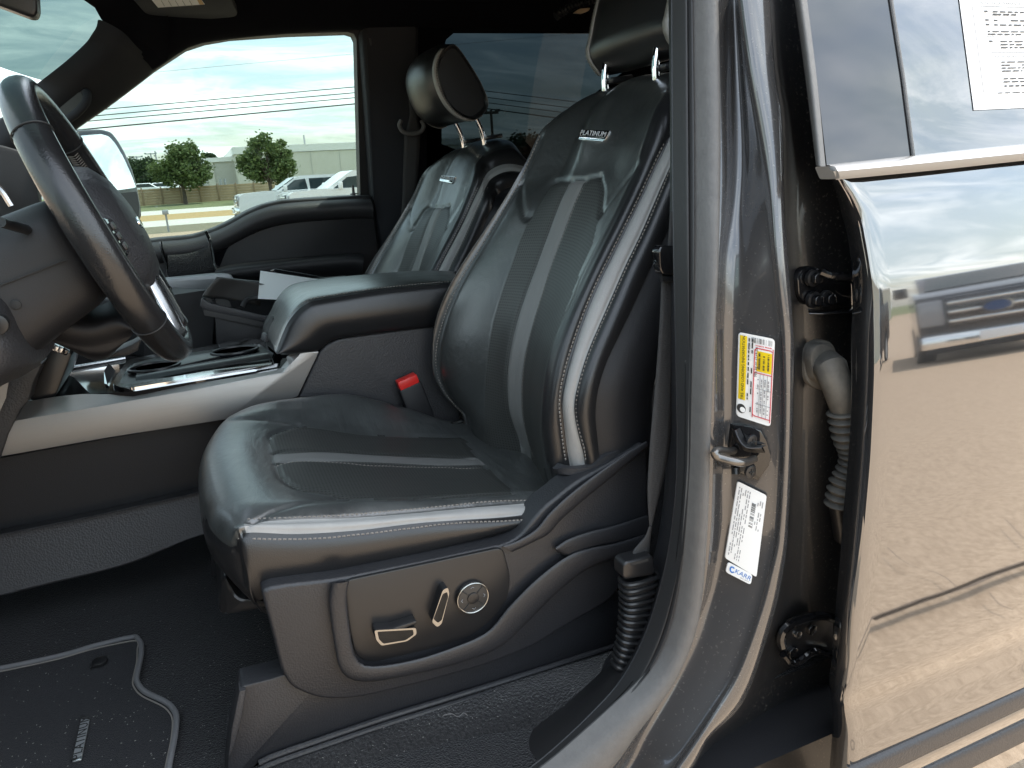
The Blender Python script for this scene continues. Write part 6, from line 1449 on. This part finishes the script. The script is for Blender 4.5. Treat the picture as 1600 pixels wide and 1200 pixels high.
A_, B_, C_, D_ = onp(1155,519,0), onp(1211,530,0), onp(1204,667,0), onp(1151,650,0)
tl = poly('tyre_label', roundpoly([A_, B_, C_, D_], .005), (0, .0015, 0), M['paper'], None); tag(tl, 'white and yellow tyre information sticker above the door striker', 'sticker')
ux, uy = B_-A_, D_-A_; nn = np.array([0, -1.0, 0])
def Q(u, v, d=.0008): return A_+ux*u+uy*v+(C_-B_-uy)*(u*v)+np.array([0, -d, 0])
poly('yellow_band', [Q(.02, .03), Q(.22, .03), Q(.22, .78), Q(.02, .78)], (0, .0005, 0), M['yellow'], tl)
poly('yellow_box', [Q(.52, .17), Q(.93, .17), Q(.93, .40), Q(.52, .40)], (0, .0005, 0), M['yellow'], tl)
text('label_heading', 'TIRE AND LOADING INFORMATION', Q(.12, .405, .0016), -uy, -ux, .0050, M['ink_black'], tl, 0, spacing=1.0)
poly('figure_disc', [Q(.12+.13*math.cos(t), .89+.055*math.sin(t)) for t in np.linspace(0, 2*math.pi, 24, endpoint=False)], (0, .0004, 0), M['ink_black'], tl)
poly('figure_mark', [Q(.15+.08*math.cos(t), .90+.032*math.sin(t), .0014) for t in np.linspace(0, 2*math.pi, 16, endpoint=False)], (0, .0004, 0), M['paper'], tl)
fr_ = [Q(.44,.14,.001), Q(.95,.14,.001), Q(.95,.93,.001), Q(.44,.93,.001)]
tube('red_frame', resample(np.array(roundpoly(fr_, .003)+roundpoly(fr_, .003)[:1]), 60), .0006, M['red_ink'], tl, 4)
tube('red_line', [Q(.44,.42,.001), Q(.95,.42,.001)], .0005, M['red_ink'], tl, 4); 
for u in (.62, .72, .83): tube('table_line', [Q(u,.42,.001), Q(u,.93,.001)], .0003, M['ink'], tl, 4)
for v in (.60, .78): tube('table_line', [Q(.52,v,.001), Q(.95,v,.001)], .0003, M['ink'], tl, 4)
pr = []
for k in range(34):
    if rs.rand() < .72: pr.append((.36+k*.0170, .36+k*.0170+rs.choice([.006, .011]), .025, .085))
sticker_print(tl, A_, ux, uy, pr, M['ink_black'], .0016)
sticker_print(tl, A_, ux, uy, dashes(rs, .25, .44, .04, .92, 2, .7), M['ink_black'], .0016)
sticker_print(tl, A_, ux, uy, dashes(rs, .54, .92, .19, .38, 3, .8), M['ink_black'], .0018)
sticker_print(tl, A_, ux, uy, dashes(rs, .54, .93, .45, .90, 4, .55), M['ink'], .0016)
sticker_print(tl, A_, ux, uy, dashes(rs, .46, .93, .095, .125, 1, .8, 'h'), M['red_ink'], .0016)
text('load_figure', '986 kg or 2174 lbs', Q(.475, .30, .0016), -uy, -ux, .0050, M['ink_black'], tl, 0)
A_, B_, C_, D_ = onp(1153,752,0), onp(1198,774,0), onp(1182,902,0), onp(1133,872,0)
cl_ = poly('certification_label', roundpoly([A_, B_, C_, D_], .003), (0, .0015, 0), M['paper'], None); tag(cl_, 'plain white printed data sticker below the door striker', 'sticker')
ux, uy = B_-A_, D_-A_
sticker_print(cl_, A_, ux, uy, dashes(rs, .06, .50, .05, .95, 6, .72), M['ink'], .0010)
pr = []
for k in range(60):
    if rs.rand() < .66: pr.append((.58, .72, .14+k*.0128, .14+k*.0128+rs.choice([.0045, .008])))
sticker_print(cl_, A_, ux, uy, pr, M['ink_black'], .0010); sticker_print(cl_, A_, ux, uy, dashes(rs, .74, .96, .10, .95, 3, .55), M['ink'], .0010)
A_, B_, C_, D_ = onp(1138,878,0), onp(1176,898,0), onp(1173,914,0), onp(1134,894,0)
al = poly('alarm_sticker', roundpoly([A_, B_, C_, D_], .004), (0, .0015, 0), M['paper'], None); tag(al, 'small white sticker with blue lettering under the data sticker', 'sticker')
ux, uy = B_-A_, A_-D_
text('sticker_lettering', 'KARR', A_+ux*.64-uy*.46+np.array([0, -.0009, 0]), ux, uy, .0088, M['blue_ink'], al, 0)
tube('sticker_swirl', [A_+ux*(.20+.085*math.cos(t))-uy*(.48+.24*math.sin(t))+np.array([0, -.001, 0]) for t in np.linspace(.5, 5.4, 20)], .0009, M['blue_ink'], al, 5)
text('sticker_small_print', 'SECURITY', A_+ux*.74-uy*.80+np.array([0, -.0009, 0]), ux, uy, .0028, M['ink'], al, 0)
# notice sheet inside the rear window
wd = -.0012
n0, n1, n2, n3 = [PF(x, y, lambda z: Yw(z)+wd) for x, y in ((1494,-40), (1522,172), (1790,160), (1770,-70))]
ns = poly('window_notice', [n0, n1, n2, n3], (0, .0006, 0), M['notice'], None); tag(ns, 'white printed notice sheet on the rear door window', 'notice sheet')
ux = n2-n1; uy = n0-n1; nw = np.cross(ux, uy); nw /= np.linalg.norm(nw); nw = nw if nw[1] < 0 else -nw
rs = np.random.RandomState(2)
def ln(v, u0=.06, u1=.98, h=.008, fill=.9, big=False):
    out = []; u = u0
    while u < u1:
        l = rs.uniform(.012, .05)
        if rs.rand() < fill: out.append((u, min(u+l, u1), v-h/2, v+h/2))
        u += l+.010
    return out
pr = []
for v, u0, h in ((.725, .16, .012), (.705, .16, .012), (.66, .16, .012), (.625, .16, .012), (.575, .12, .010), (.555, .12, .010), (.50, .18, .010), (.477, .18, .010), (.455, .18, .010), (.345, .17, .010), (.322, .17, .010), (.300, .17, .010), (.278, .17, .010), (.22, .17, .010), (.197, .17, .010), (.165, .17, .012), (.115, .13, .008)):
    pr += ln(v, u0, {.705: .45, .555: .30, .278: .28, .197: .45, .115: .36}.get(v, .97), h, .93)
sticker_print(ns, n1, ux, uy, pr, M['ink_black'], .0012)
sticker_print(ns, n1, ux, uy, [(.10, .98, .762, .766), (.11, .98, .535, .538), (.12, .98, .415, .419), (.08, .98, .845, .848), (.08, .98, .870, .873), (.08, .98, .895, .898), (.055, .058, .12, .78), (.115, .135, .72, .733), (.115, .135, .655, .668), (.115, .135, .62, .633), (.12, .14, .495, .508)], M['ink_black'], .0012)
text('notice_heading', 'NON-DEALER WARRANTIES FOR THIS VEHICLE', n1+ux*.10+uy*.79+nw*.0013, ux, uy, .0062, M['ink_black'], ns, 0, 'LEFT')
text('notice_heading', 'ASK THE DEALER IF YOUR MECHANIC CAN INSPECT', n1+ux*.14+uy*.385+nw*.0013, ux, uy, .0048, M['ink_black'], ns, 0, 'LEFT')
